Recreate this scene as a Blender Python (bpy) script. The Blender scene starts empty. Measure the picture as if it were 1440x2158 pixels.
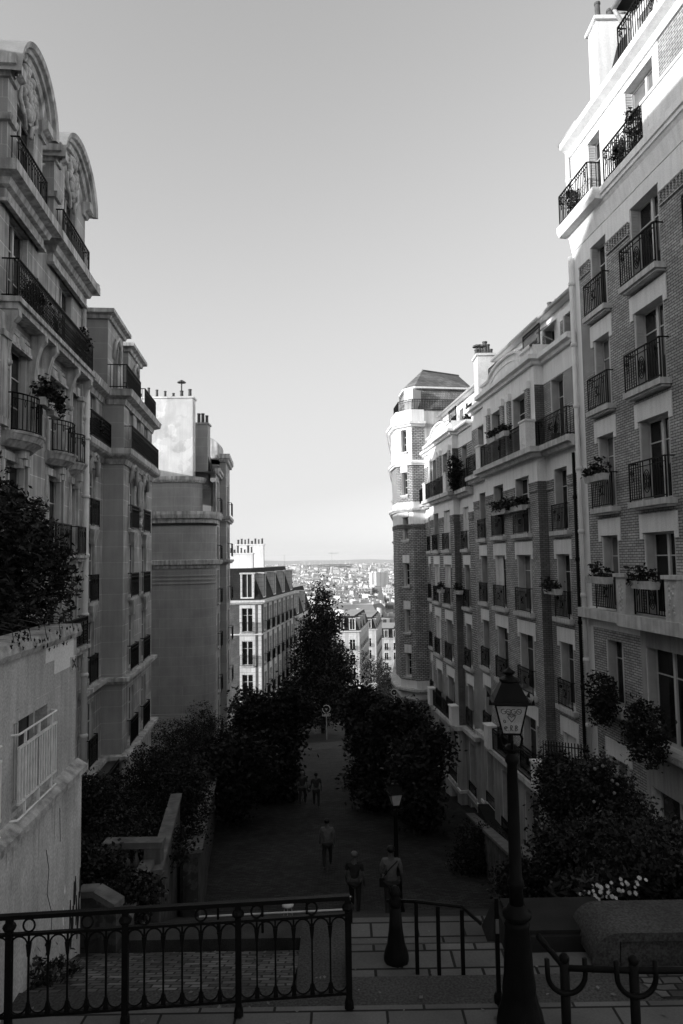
import bpy, bmesh, math, random
from mathutils import Vector, Matrix
R = math.radians
SC = bpy.context.scene
COL = SC.collection
# ------------------------------------------------------------------ camera
FPX = 1439.0
PITCH = math.atan(99/1439); ROLL = R(0.9)
_f = Vector((0, math.cos(PITCH), math.sin(PITCH)))
_u0 = Vector((0, -math.sin(PITCH), math.cos(PITCH))); _r0 = Vector((1, 0, 0))
_up = _u0*math.cos(ROLL) + _r0*math.sin(ROLL)
_rt = _r0*math.cos(ROLL) - _u0*math.sin(ROLL)
cd = bpy.data.cameras.new('camera'); cam = bpy.data.objects.new('camera', cd); COL.objects.link(cam)
cam.matrix_world = Matrix(((_rt.x, _up.x, -_f.x, 0), (_rt.y, _up.y, -_f.y, 0), (_rt.z, _up.z, -_f.z, 0), (0, 0, 0, 1)))
cd.sensor_fit = 'VERTICAL'; cd.sensor_height = 36; cd.lens = 36*FPX/2158
cd.clip_start = 0.1; cd.clip_end = 40000
SC.camera = cam
def at(px, py, D):
    """measured point of the photograph at depth D (metres)"""
    d = _rt*((px-720)/FPX) + _up*((1079-py)/FPX) + _f
    return d*(D/d.y)
# ------------------------------------------------------------------ light
SUN_AZ = 66.0; SUN_EL = 10.5
w = bpy.data.worlds.new('World'); SC.world = w; w.use_nodes = True
nt = w.node_tree; bg = nt.nodes['Background']
sky = nt.nodes.new('ShaderNodeTexSky'); sky.sky_type = 'NISHITA'; sky.sun_disc = False
sky.sun_elevation = R(SUN_EL); sky.sun_rotation = R(180+SUN_AZ); sky.air_density = 1.0; sky.dust_density = 1.2
bw = nt.nodes.new('ShaderNodeRGBToBW')
def _m(op, a, b=None):
    n = nt.nodes.new('ShaderNodeMath'); n.operation = op
    for i, x in enumerate((a, b)):
        if x is None: continue
        if isinstance(x, (int, float)): n.inputs[i].default_value = x
        else: nt.links.new(x, n.inputs[i])
    return n.outputs[0]
nt.links.new(sky.outputs[0], bw.inputs[0]); _L = bw.outputs[0]
_soft = _m('POWER', _m('ADD', _m('POWER', _m('MULTIPLY', _L, 0.94), -4.0), 1.62**-4), -0.25)   # film-like shoulder: paler sky towards the horizon
nt.links.new(_m('MAXIMUM', _soft, _m('MULTIPLY', _L, 0.5)), bg.inputs[0])
tcw = nt.nodes.new('ShaderNodeTexCoord'); adw = nt.nodes.new('ShaderNodeVectorMath'); adw.inputs[1].default_value = (0, 0, 0.03)
nt.links.new(tcw.outputs['Generated'], adw.inputs[0]); nt.links.new(adw.outputs[0], sky.inputs[0]); bg.inputs[1].default_value = 0.15
sl = bpy.data.lights.new('sun', 'SUN'); sl.energy = 1.45; sl.angle = R(0.5); sl.color = (1, 1, 1)
so = bpy.data.objects.new('sun', sl); COL.objects.link(so)
_sd = Vector((-math.sin(R(SUN_AZ))*math.cos(R(SUN_EL)), -math.cos(R(SUN_AZ))*math.cos(R(SUN_EL)), math.sin(R(SUN_EL))))
so.rotation_euler = _sd.to_track_quat('Z', 'Y').to_euler()
SC.view_settings.view_transform = 'Standard'; SC.view_settings.look = 'None'
SC.view_settings.exposure = 1.78; SC.view_settings.gamma = 1.0
SC.cycles.max_bounces = 5; SC.cycles.diffuse_bounces = 3; SC.cycles.caustics_reflective = False; SC.cycles.caustics_refractive = False
# ------------------------------------------------------------------ materials
def _mat(name, rough=0.8, spec=0.3, metal=0):
    m = bpy.data.materials.new(name); m.use_nodes = True
    b = m.node_tree.nodes['Principled BSDF']
    b.inputs['Roughness'].default_value = rough; b.inputs['Metallic'].default_value = metal
    b.inputs['Specular IOR Level'].default_value = spec
    return m, m.node_tree, b
def g3(v): return (v, v, v, 1)
def coords(t, swap=False, scale=(1, 1, 1)):
    tc = t.nodes.new('ShaderNodeTexCoord'); out = tc.outputs['Object']
    if swap:
        s = t.nodes.new('ShaderNodeSeparateXYZ'); c = t.nodes.new('ShaderNodeCombineXYZ')
        a = t.nodes.new('ShaderNodeMath'); a.operation = 'ADD'
        t.links.new(out, s.inputs[0]); t.links.new(s.outputs[0], a.inputs[0]); t.links.new(s.outputs[1], a.inputs[1])
        t.links.new(a.outputs[0], c.inputs[0]); t.links.new(s.outputs[2], c.inputs[1]); out = c.outputs[0]
    mp = t.nodes.new('ShaderNodeMapping'); mp.inputs['Scale'].default_value = scale
    t.links.new(out, mp.inputs[0]); return mp.outputs[0]
def noise(t, vec, scale, detail=4, lo=0.3, hi=0.7, a=0.0, b=1.0):
    n = t.nodes.new('ShaderNodeTexNoise'); n.inputs['Scale'].default_value = scale; n.inputs['Detail'].default_value = detail
    t.links.new(vec, n.inputs['Vector'])
    r = t.nodes.new('ShaderNodeMapRange'); r.inputs[1].default_value = lo; r.inputs[2].default_value = hi
    r.inputs[3].default_value = a; r.inputs[4].default_value = b
    t.links.new(n.outputs[0], r.inputs[0]); return r.outputs[0]
def mul(t, a, b):
    m = t.nodes.new('ShaderNodeMath'); m.operation = 'MULTIPLY'
    for i, x in enumerate((a, b)):
        if isinstance(x, (int, float)): m.inputs[i].default_value = x
        else: t.links.new(x, m.inputs[i])
    return m.outputs[0]
def bump(t, b, h, strength=0.4, dist=0.02):
    n = t.nodes.new('ShaderNodeBump'); n.inputs['Strength'].default_value = strength; n.inputs['Distance'].default_value = dist
    t.links.new(h, n.inputs['Height']); t.links.new(n.outputs[0], b.inputs['Normal'])
def plain(name, v, rough=0.8, amp=0.15, scale=3.0, streak=0.0, spec=0.3, metal=0, grain=0.1, bmp=0.2, patch=0.0, pscale=.6):
    m, t, b = _mat(name, rough, spec, metal)
    c = coords(t)
    f = noise(t, c, scale, 5, a=1-amp, b=1+amp)
    if grain: f = mul(t, f, noise(t, c, scale*25, 2, a=1-grain, b=1+grain))
    if streak:
        c2 = coords(t, scale=(3, 3, 0.22)); f = mul(t, f, noise(t, c2, 2.2, 4, lo=0.35, hi=0.62, a=1-streak, b=1.03))
    if patch: f = mul(t, f, noise(t, c, pscale, 6, lo=0.5, hi=0.515, a=1-patch, b=1)); f = mul(t, f, noise(t, c, pscale*2.3, 7, lo=0.56, hi=0.57, a=1, b=1-patch*.6))
    f = mul(t, f, v); t.links.new(f, b.inputs['Base Color'])
    if bmp: bump(t, b, noise(t, c, scale*14, 4), bmp, 0.01)
    return m
def bricks(name, v1, v2, mortar, bw_=0.23, bh=0.075, ms=0.012, rough=0.85, amp=0.25, flat=False, bmp=0.5, offset=0.5, warp=0.0, streak=0.12):
    m, t, b = _mat(name, rough, 0.25)
    c = coords(t, swap=not flat)
    src = c
    if warp:
        n = t.nodes.new('ShaderNodeTexNoise'); n.inputs['Scale'].default_value = 2.5; t.links.new(c, n.inputs['Vector'])
        mx = t.nodes.new('ShaderNodeVectorMath'); mx.operation = 'MULTIPLY_ADD'
        t.links.new(n.outputs[1], mx.inputs[0]); mx.inputs[1].default_value = (warp,)*3; t.links.new(c, mx.inputs[2]); src = mx.outputs[0]
    br = t.nodes.new('ShaderNodeTexBrick'); t.links.new(src, br.inputs['Vector'])
    br.inputs['Scale'].default_value = 1; br.inputs['Brick Width'].default_value = bw_; br.inputs['Row Height'].default_value = bh
    br.inputs['Mortar Size'].default_value = ms; br.inputs['Mortar Smooth'].default_value = 0.3; br.offset = offset
    br.inputs['Color1'].default_value = g3(v1); br.inputs['Color2'].default_value = g3(v2); br.inputs['Mortar'].default_value = g3(mortar)
    br.inputs['Bias'].default_value = 0
    k = t.nodes.new('ShaderNodeRGBToBW'); t.links.new(br.outputs[0], k.inputs[0])
    f = mul(t, k.outputs[0], noise(t, coords(t), 1.1, 6, a=1-amp, b=1+amp))
    f = mul(t, f, noise(t, coords(t), 40, 2, a=0.9, b=1.1))
    if streak: f = mul(t, f, noise(t, coords(t, scale=(3, 3, 0.22)), 2.0, 4, lo=0.35, hi=0.62, a=1-streak, b=1.02))
    t.links.new(f, b.inputs['Base Color'])
    inv = t.nodes.new('ShaderNodeMath'); inv.operation = 'SUBTRACT'; inv.inputs[0].default_value = 1; t.links.new(br.outputs[1], inv.inputs[1])
    bump(t, b, inv.outputs[0], bmp, 0.01)
    return m
M = {}
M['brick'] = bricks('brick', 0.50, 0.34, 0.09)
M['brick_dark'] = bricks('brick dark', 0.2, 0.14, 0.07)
M['brick_far'] = bricks('glazed brick', 0.52, 0.33, 0.07, 0.30, 0.115, 0.022)
M['plaster'] = plain('white painted plaster', 0.84, amp=0.06, scale=1.3, streak=0.10)
M['plaster_dirty'] = plain('weathered plaster', 0.55, amp=0.14, scale=1.0, streak=0.3)
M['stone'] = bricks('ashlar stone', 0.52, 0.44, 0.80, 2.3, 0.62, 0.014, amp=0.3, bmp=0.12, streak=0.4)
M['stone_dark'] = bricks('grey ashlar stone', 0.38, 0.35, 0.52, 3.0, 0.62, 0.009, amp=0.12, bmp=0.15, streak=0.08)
M['trim'] = plain('stone trim', 0.60, amp=0.28, scale=2.0, streak=0.5)
M['render'] = plain('speckled render', 0.5, amp=0.16, scale=1.5, streak=0.22, patch=.1, pscale=.5, grain=0.22, rough=0.95)
M['render_pale'] = plain('pale repair render', 0.72, amp=0.08, scale=1.5, grain=0.12)
M['peel'] = plain('peeling chimney plaster', 0.74, amp=0.12, scale=0.9, streak=0.06, patch=0.16, pscale=.45)
M['coping'] = plain('rough coping', 0.42, amp=0.5, scale=7, grain=0.3, bmp=0.8)
M['iron'] = plain('black iron', 0.008, rough=0.45, amp=0.2, scale=8, spec=0.06, grain=0)
M['iron_pale'] = plain('white painted iron', 0.75, rough=0.5, amp=0.15, scale=9)
M['frame'] = plain('window paint', 0.62, rough=0.45, amp=0.05, scale=5, grain=0)
M['shutter'] = plain('grey shutter', 0.5, rough=0.6, amp=0.1, scale=4, grain=0)
M['shutter_white'] = plain('white shutter', 0.68, rough=0.6, amp=0.06, scale=4, grain=0)
M['zinc'] = plain('zinc', 0.38, rough=0.42, amp=0.15, scale=1.4, spec=0.5)
M['slate'] = bricks('slate', 0.22, 0.15, 0.09, 0.28, 0.2, 0.012, amp=0.3)
M['slate_dark'] = bricks('dark slate', 0.03, 0.02, 0.012, 0.28, 0.2, 0.012, amp=0.3)
M['tile'] = bricks('roof tile', 0.34, 0.22, 0.12, 0.2, 0.16, 0.015, amp=0.3)
M['pipe'] = plain('painted pipe', 0.75, rough=0.4, amp=0.08, scale=3, grain=0)
M['pot'] = plain('clay pot', 0.10, rough=0.9, amp=0.25, scale=6)
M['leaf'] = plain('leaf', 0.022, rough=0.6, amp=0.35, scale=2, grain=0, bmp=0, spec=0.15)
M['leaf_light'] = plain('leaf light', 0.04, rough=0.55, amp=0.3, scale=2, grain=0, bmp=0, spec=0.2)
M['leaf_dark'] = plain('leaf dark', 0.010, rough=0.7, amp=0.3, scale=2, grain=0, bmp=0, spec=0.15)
M['bark'] = plain('bark', 0.05, rough=0.95, amp=0.4, scale=9)
M['asphalt'] = plain('asphalt', 0.045, rough=0.9, amp=0.25, scale=1.5, grain=0.5)
M['paving'] = bricks('granite slabs', 0.12, 0.08, 0.010, 0.62, 0.36, 0.02, flat=True, amp=0.3, bmp=0.4, streak=0)
M['paving_near'] = bricks('near granite slabs', 0.14, 0.09, 0.012, 0.75, 0.42, 0.016, flat=True, amp=0.25, bmp=0.4, streak=0)
M['cobble'] = bricks('cobbles', 0.13, 0.03, 0.008, 0.21, 0.12, 0.014, flat=True, amp=0.6, bmp=0.9, warp=0.12, streak=0)
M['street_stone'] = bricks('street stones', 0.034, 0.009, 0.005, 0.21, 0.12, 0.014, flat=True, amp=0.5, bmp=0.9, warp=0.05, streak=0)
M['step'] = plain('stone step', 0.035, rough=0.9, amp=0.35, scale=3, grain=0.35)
M['soil'] = plain('soil', 0.012, rough=1, amp=0.4, scale=3)
M['cloth'] = plain('canvas', 0.72, amp=0.05, scale=3, grain=0)
M['skin'] = plain('skin', 0.12, amp=0.05, grain=0)
M['dark_cloth'] = plain('dark cloth', 0.03, amp=0.2, grain=0)
M['light_cloth'] = plain('light cloth', 0.14, amp=0.1, grain=0)
M['petal'] = plain('petal', 0.55, amp=0.05, grain=0, bmp=0)
M['city_a'] = plain('city wall pale', 0.62, amp=0.2, scale=0.05, grain=0, bmp=0)
M['city_b'] = plain('city wall mid', 0.38, amp=0.25, scale=0.05, grain=0, bmp=0)
M['city_c'] = plain('city roof', 0.2, amp=0.3, scale=0.05, grain=0, bmp=0)
M['city_tree'] = plain('city trees', 0.06, amp=0.4, scale=0.05, grain=0, bmp=0)
def glassy(name, v, rough=0.04, spec=0.4):
    m, t, b = _mat(name, rough, spec)
    t.links.new(mul(t, noise(t, coords(t), 1.3, 3, a=0.6, b=1.4), v), b.inputs['Base Color']); return m
M['pane'] = glassy('window glass', 0.012)
M['pane_mid'] = glassy('window glass grey', 0.035)
M['pane_curtain'] = glassy('curtained glass', 0.2)
M['lantern_glass'] = plain('frosted lantern glass', 0.45, rough=0.5, amp=0.25, scale=6, grain=0.25, spec=0.4)
M['paint_black'] = plain('marker paint', 0.012, rough=0.6, amp=0, grain=0, bmp=0)
M['base_plaster'] = plain('shade-darkened stained base plaster', 0.40, amp=0.15, scale=1.2, streak=0.3)  # colour lowered to stand in for shade deep in the street; streaks are stains
M['stone_garden'] = plain('garden stone', 0.14, amp=0.3, scale=3, streak=0.3)
# ------------------------------------------------------------------ mesh builder
class MB:
    def __init__(s): s.v = []; s.f = []; s.m = []
    def quad(s, a, b, c, d, mi=0):
        n = len(s.v); s.v += [tuple(a), tuple(b), tuple(c), tuple(d)]; s.f.append((n, n+1, n+2, n+3)); s.m.append(mi)
    def face(s, pts, mi=0):
        n = len(s.v); s.v += [tuple(p) for p in pts]; s.f.append(tuple(range(n, n+len(pts)))); s.m.append(mi)
    def box(s, x0, x1, y0, y1, z0, z1, mi=0, T=None):
        n = len(s.v)
        P = [(x0, y0, z0), (x1, y0, z0), (x1, y1, z0), (x0, y1, z0), (x0, y0, z1), (x1, y0, z1), (x1, y1, z1), (x0, y1, z1)]
        if T is not None: P = [tuple(T @ Vector(p)) for p in P]
        s.v += P
        for q in ((0, 3, 2, 1), (4, 5, 6, 7), (0, 1, 5, 4), (1, 2, 6, 5), (2, 3, 7, 6), (3, 0, 4, 7)):
            s.f.append(tuple(n+i for i in q)); s.m.append(mi)
    def prism(s, poly, z0, z1, mi=0, mt=None):
        """poly ccw seen from above"""
        n = len(s.v); k = len(poly)
        s.v += [(p[0], p[1], z0) for p in poly] + [(p[0], p[1], z1) for p in poly]
        for i in range(k):
            j = (i+1) % k; s.f.append((n+i, n+j, n+k+j, n+k+i)); s.m.append(mi)
        s.f.append(tuple(n+k+i for i in range(k))); s.m.append(mi if mt is None else mt)
        s.f.append(tuple(n+i for i in reversed(range(k)))); s.m.append(mi)
    def frustum(s, p0, z0, p1, z1, mi=0, mt=None):
        n = len(s.v); k = len(p0)
        s.v += [(p[0], p[1], z0) for p in p0] + [(p[0], p[1], z1) for p in p1]
        for i in range(k):
            j = (i+1) % k; s.f.append((n+i, n+j, n+k+j, n+k+i)); s.m.append(mi)
        s.f.append(tuple(n+k+i for i in range(k))); s.m.append(mi if mt is None else mt)
        s.f.append(tuple(n+i for i in reversed(range(k)))); s.m.append(mi)
    def tube(s, path, r, n=6, mi=0, close=False):
        path = [Vector(p) for p in path]; N = len(path); base = len(s.v)
        prev = None
        for i, p in enumerate(path):
            if close: d = path[(i+1) % N]-path[i-1]
            else: d = path[min(i+1, N-1)]-path[max(i-1, 0)]
            d.normalize()
            if prev is None:
                a = Vector((0, 0, 1)) if abs(d.z) < 0.9 else Vector((1, 0, 0)); x = d.cross(a).normalized()
            else:
                x = (prev - d*prev.dot(d)); x = x.normalized() if x.length > 1e-6 else d.orthogonal().normalized()
            prev = x; y = d.cross(x)
            rr = r[i] if isinstance(r, (list, tuple)) else r
            for k in range(n):
                t = 2*math.pi*k/n; s.v.append(tuple(p + x*math.cos(t)*rr + y*math.sin(t)*rr))
        for i in range(N if close else N-1):
            for k in range(n):
                a = base+i*n+k; b = base+i*n+(k+1) % n; j = (i+1) % N
                s.f.append((a, b, base+j*n+(k+1) % n, base+j*n+k)); s.m.append(mi)
        if not close:
            s.f.append(tuple(base+k for k in reversed(range(n)))); s.m.append(mi)
            s.f.append(tuple(base+(N-1)*n+k for k in range(n))); s.m.append(mi)
    def lathe(s, prof, n=12, c=(0, 0, 0), mi=0, mod=None):
        base = len(s.v); K = len(prof)
        for i, (r, z) in enumerate(prof):
            for k in range(n):
                t = 2*math.pi*(k+0.5)/n; q = r*(mod(k, i) if mod else 1)
                s.v.append((c[0]+q*math.cos(t), c[1]+q*math.sin(t), c[2]+z))
        for i in range(K-1):
            for k in range(n):
                s.f.append((base+i*n+k, base+i*n+(k+1) % n, base+(i+1)*n+(k+1) % n, base+(i+1)*n+k)); s.m.append(mi)
        s.f.append(tuple(base+k for k in reversed(range(n)))); s.m.append(mi)
        s.f.append(tuple(base+(K-1)*n+k for k in range(n))); s.m.append(mi)
    def ball(s, c, r, mi=0, n=8, sq=(1, 1, 1)):
        pr = [(math.sin(math.pi*i/5)*r+1e-4, -math.cos(math.pi*i/5)*r) for i in range(6)]
        b = len(s.v); s.lathe(pr, n, (0, 0, 0), mi)
        for i in range(b, len(s.v)): v = s.v[i]; s.v[i] = (c[0]+v[0]*sq[0], c[1]+v[1]*sq[1], c[2]+v[2]*sq[2])
    def mesh(s, name, mats, smooth=False):
        me = bpy.data.meshes.new(name); me.from_pydata(s.v, [], s.f)
        for q in mats: me.materials.append(M[q] if isinstance(q, str) else q)
        if len(mats) > 1: me.polygons.foreach_set('material_index', s.m)
        if smooth: me.polygons.foreach_set('use_smooth', [True]*len(s.f))
        me.update(); return me
def place(name, me, parent=None, Mx=None):
    o = bpy.data.objects.new(name, me); COL.objects.link(o)
    if Mx is not None: o.matrix_basis = Mx
    if parent is not None: o.parent = parent
    return o
def tag(o, label=None, cat=None, group=None, kind=None):
    if label: o['label'] = label
    if cat: o['category'] = cat
    if group: o['group'] = group
    if kind: o['kind'] = kind
    return o
def empty(name, loc, label, cat, group=None):
    o = bpy.data.objects.new(name, None); COL.objects.link(o); o.location = loc; o.empty_display_size = 0.3
    return tag(o, label, cat, group)
CACHE = {}
def cached(key, fn):
    if key not in CACHE: CACHE[key] = fn()
    return CACHE[key]
T3 = lambda x, y, z: Matrix.Translation((x, y, z))
# ------------------------------------------------------------------ facade frames
class Bld:
    """a building: an Empty plus helpers that hang parts on it in the local frame of one facade"""
    def __init__(s, name, loc, label, cat='building', group=None):
        s.root = empty(name, loc, label, cat, group); s.loc = Vector(loc)
    def frame(s, A, B):
        d = Vector((B[0]-A[0], B[1]-A[1])); th = math.atan2(d.y, d.x)
        return Matrix.Translation((A[0]-s.loc.x, A[1]-s.loc.y, -s.loc.z)) @ Matrix.Rotation(th, 4, 'Z'), d.length
    def part(s, name, mb, mats, Mx=None, smooth=False):
        if Mx is None: Mx = Matrix.Translation(-s.loc)
        return place(name, mb.mesh(name, mats, smooth), s.root, Mx)
def panel(b, A, B, zb, zt, holes=(), bands=(), mats=('stone',), depth=0.3, name='wall'):
    """wall sheet from A to B (left to right seen from outside) with openings and reveals; bands = (x0,x1,z0,z1,mat index)"""
    Mx, L = b.frame(A, B); mb = MB()
    xs = {0.0, L}; zs = {zb, zt}
    for h in holes: xs |= {h[0], h[1]}; zs |= {h[2], h[3]}
    for q in bands: xs |= {q[0], q[1]}; zs |= {q[2], q[3]}
    xs = sorted(x for x in xs if -1e-6 <= x <= L+1e-6); zs = sorted(z for z in zs if zb-1e-6 <= z <= zt+1e-6)
    for i in range(len(xs)-1):
        if xs[i+1]-xs[i] < 1e-5: continue
        run = None
        for j in range(len(zs)-1):
            if zs[j+1]-zs[j] < 1e-5: continue
            cx = (xs[i]+xs[i+1])/2; cz = (zs[j]+zs[j+1])/2
            if any(h[0] < cx < h[1] and h[2] < cz < h[3] for h in holes): continue
            mi = 0
            for q in bands:
                if q[0] < cx < q[1] and q[2] < cz < q[3]: mi = q[4]
            mb.quad((xs[i], 0, zs[j]), (xs[i+1], 0, zs[j]), (xs[i+1], 0, zs[j+1]), (xs[i], 0, zs[j+1]), mi)
    rm = len(mats)-1
    for x0, x1, z0, z1 in holes:
        mb.quad((x0, 0, z0), (x0, 0, z1), (x0, depth, z1), (x0, depth, z0), rm)
        mb.quad((x1, 0, z0), (x1, depth, z0), (x1, depth, z1), (x1, 0, z1), rm)
        mb.quad((x0, 0, z1), (x1, 0, z1), (x1, depth, z1), (x0, depth, z1), rm)
        mb.quad((x0, 0, z0), (x0, depth, z0), (x1, depth, z0), (x1, 0, z0), rm)
        mb.quad((x0, depth+.12, z0), (x0, depth+.12, z1), (x1, depth+.12, z1), (x1, depth+.12, z0), rm)
    return b.part(name, mb, mats, Mx), Mx, L
def sweep(b, name, pts, prof, mats, zoff=0, closed=False):
    """profile (outward, z) swept along a plan polyline (left to right seen from outside)"""
    pts = [Vector((p[0], p[1])) for p in pts]; N = len(pts); mb = MB(); rows = []
    for i in range(N):
        d0 = (pts[i]-pts[i-1]).normalized() if (i > 0 or closed) else None
        d1 = (pts[(i+1) % N]-pts[i]).normalized() if (i < N-1 or closed) else None
        if d0 is None: d0 = d1
        if d1 is None: d1 = d0
        n0 = Vector((d0.y, -d0.x)); n1 = Vector((d1.y, -d1.x)); nn = n0+n1
        nn = n0 if nn.length < 1e-6 else nn.normalized(); nn = nn/max(0.4, nn.dot(n0))
        rows.append([(pts[i].x+nn.x*o, pts[i].y+nn.y*o, z+zoff) for o, z in prof])
    K = len(prof)
    for i in range(N if closed else N-1):
        a = rows[i]; c = rows[(i+1) % N]
        for k in range(K-1): mb.quad(a[k], c[k], c[k+1], a[k+1])
    if not closed: mb.face(rows[0]); mb.face(list(reversed(rows[-1])))
    return b.part(name, mb, mats)
def slabprof(out, z0, z1, back=0.05):
    return [(-back, z0), (out*0.55, z0), (out*0.7, z0+(z1-z0)*0.35), (out, z0+(z1-z0)*0.45), (out, z1), (-back, z1)]
def flatprof(out, z0, z1, back=0.05): return [(-back, z0), (out, z0), (out, z1), (-back, z1)]
# ------------------------------------------------------------------ window prototypes
def m_frame(w, h, bars, rec=.26):
    mb = MB(); y0, y1 = rec, rec+.05; e = .055
    mb.box(-w/2, -w/2+e, y0, y1, 0, h); mb.box(w/2-e, w/2, y0, y1, 0, h)
    mb.box(-w/2+e, w/2-e, y0, y1, h-e, h); mb.box(-w/2+e, w/2-e, y0, y1, 0, e*1.6)
    if w > .7: mb.box(-.05, .05, y0-.015, y1, e*1.6, h-e)
    for k in bars:
        mb.box(-w/2+e, w/2-e, y0+.01, y1-.01, h*k-.016, h*k+.016)
    if w > .7: mb.box(-w/2+e, w/2-e, y0, y1, h*.16, h*.2) if False else None
    return mb.mesh('frame', ['frame'])
def m_pane(w, h, rec=.26):
    y = rec+.04; mb = MB(); mb.quad((-w/2, y, 0), (w/2, y, 0), (w/2, y, h), (-w/2, y, h)); return mb.mesh('pane', ['pane'])
def m_shut_fold(w, h, side, rec=.26):
    mb = MB(); x0 = side*(w/2-.035); t = .022
    q = rec-.015; mb.box(x0-t, x0+t, .015, .035, .03, h-.03); mb.box(x0-t, x0+t, q-.02, q, .03, h-.03)
    mb.box(x0-t*.4, x0+t*.4, .035, q-.02, .03, h-.03)
    n = int(h/.085)
    for k in range(n):
        z = .06+k*(h-.12)/n; mb.box(x0-t*1.1, x0+t*1.1, .038, q-.022, z, z+.035)
    return mb.mesh('shutter', ['shutter'])
def m_shut_closed(w, h, side):
    mb = MB(); a = -w/2+.01 if side < 0 else .01; c = -.01 if side < 0 else w/2-.01
    mb.box(a, a+.05, .12, .16, .02, h-.03); mb.box(c-.05, c, .12, .16, .02, h-.03); mb.box(a+.05, c-.05, .15, .156, .02, h-.03)
    mb.box(a+.05, c-.05, .12, .15, h/2-.04, h/2+.04)
    n = int(h/.075)
    for k in range(n):
        z = .04+k*(h-.1)/n; mb.face([(a+.05, .125, z), (c-.05, .125, z), (c-.05, .148, z+.055), (a+.05, .148, z+.055)])
        mb.face([(a+.05, .125, z), (a+.05, .148, z-.003), (c-.05, .148, z-.003), (c-.05, .125, z)])
    return mb.mesh('shutter', ['shutter_white'])
def m_sill(w, out=.2, t=.16, ext=.2):
    mb = MB(); mb.box(-w/2-ext, w/2+ext, -out, .26, -t, -.004); mb.box(-w/2-ext+.06, w/2+ext-.06, -out+.07, -.004, -t-.06, -t); return mb.mesh('sill', ['trim_r'])
def m_lintel(w, h, t=.5, ext=.17):
    mb = MB(); x = w/2+ext
    mb.box(-x, x, -.035, -.003, h, h+t); mb.box(-x, -w/2-.015, -.035, -.003, h-.17, h-.003); mb.box(w/2+.015, x, -.035, -.003, h-.17, h-.003)
    return mb.mesh('lintel', ['plaster'])
def ring(mb, cx, y, cz, rx, rz, r=.011, n=18, a0=0, a1=360):
    full = abs(a1-a0) >= 359; k = n if full else n+1
    mb.tube([(cx+rx*math.cos(R(a0+(a1-a0)*i/n)), y, cz+rz*math.sin(R(a0+(a1-a0)*i/n))) for i in range(k)], r, 4, close=full)
def m_rail(w, h, out, style, bow=0.0):
    mb = MB(); y = -out; hw = w/2
    Y = (lambda x: y - bow*(1-(x/hw)**2)) if bow else (lambda x: y)
    if bow:
        xs = [-hw+w*i/14 for i in range(15)]
        mb.tube([(x, Y(x), h) for x in xs], .022, 4); mb.tube([(x, Y(x), .06) for x in xs], .016, 4)
        if style != 'bars': mb.tube([(x, Y(x), h-.14) for x in xs], .012, 4)
    else:
        mb.box(-hw, hw, y-.022, y+.022, h-.02, h+.015); mb.box(-hw, hw, y-.014, y+.014, .05, .08)
        mb.box(-hw, hw, y-.01, y+.01, h-.15, h-.13)
    for x in (-hw, hw):
        mb.box(x-.016, x+.016, Y(x)-.016, Y(x)+.016, .0, h-.02)
        mb.box(x-.014, x+.014, Y(x)+.018, -.01 if out > .03 else Y(x)+.02, h-.02, h+.012)
        if out > .3:
            k = int(out/.12)
            for i in range(1, k): yy = -out*i/k; mb.box(x-.009, x+.009, yy-.009, yy+.009, .0, h-.02)
            mb.box(x-.012, x+.012, Y(x)+.018, -.01, .05, .08)
    n = max(3, int(round(w/.115)))
    for i in range(1, n):
        x = -hw+w*i/n
        if style == 'oval' and abs(x) < .16: continue
        if style == 'panel' and False: continue
        mb.box(x-.010, x+.010, Y(x)-.010, Y(x)+.010, .08, h-.02)
    if style == 'oval':
        ring(mb, 0, y-.006, h*.47, .15, .30, .014, 20); ring(mb, 0, y-.006, h*.47, .10, .22, .012, 16)
        for k in range(6):
            a = k*60; ring(mb, .055*math.cos(R(a)), y-.01, h*.47+.12*math.sin(R(a)), .045, .06, .010, 8)
        for sx in (-1, 1):
            ring(mb, sx*(hw-.16), y-.008, h-.27, .075, .085, .012, 10); ring(mb, sx*(hw-.16), y-.008, h-.27, .035, .04, .012, 8)
            ring(mb, sx*(hw-.16), y-.008, h-.45, .04, .08, .010, 8)
    if style == 'panel':
        q = .14; mb.box(-q, q, y-.018, y-.006, h*.62, h*.66); mb.box(-q, q, y-.018, y-.006, h*.36, h*.40)
        ring(mb, 0, y-.012, h*.51, .085, .1, .012, 10)
        for sx in (-1, 1): ring(mb, sx*hw*.55, y-.01, h-.25, .055, .07, .010, 8)
    if style == 'scroll':
        for i in range(n):
            x = -hw+w*(i+.5)/n; ring(mb, x, Y(x)-.004, h-.075, .035, .045, .009, 7)
            for zz in (.25, .45, .65): ring(mb, x, Y(x)-.004, h*zz, w/n*.42, .07, .008, 7)
    if style == 'belly':
        for i in range(0, n, 2):
            x = -hw+w*(i+.5)/n; ring(mb, x, Y(x)-.004, h-.24, .05, .09, .009, 8)
    return mb.mesh('railing', ['iron'])
M['trim_r'] = plain('stone sill', 0.6, amp=0.2, scale=2.5, streak=0.25)
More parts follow.
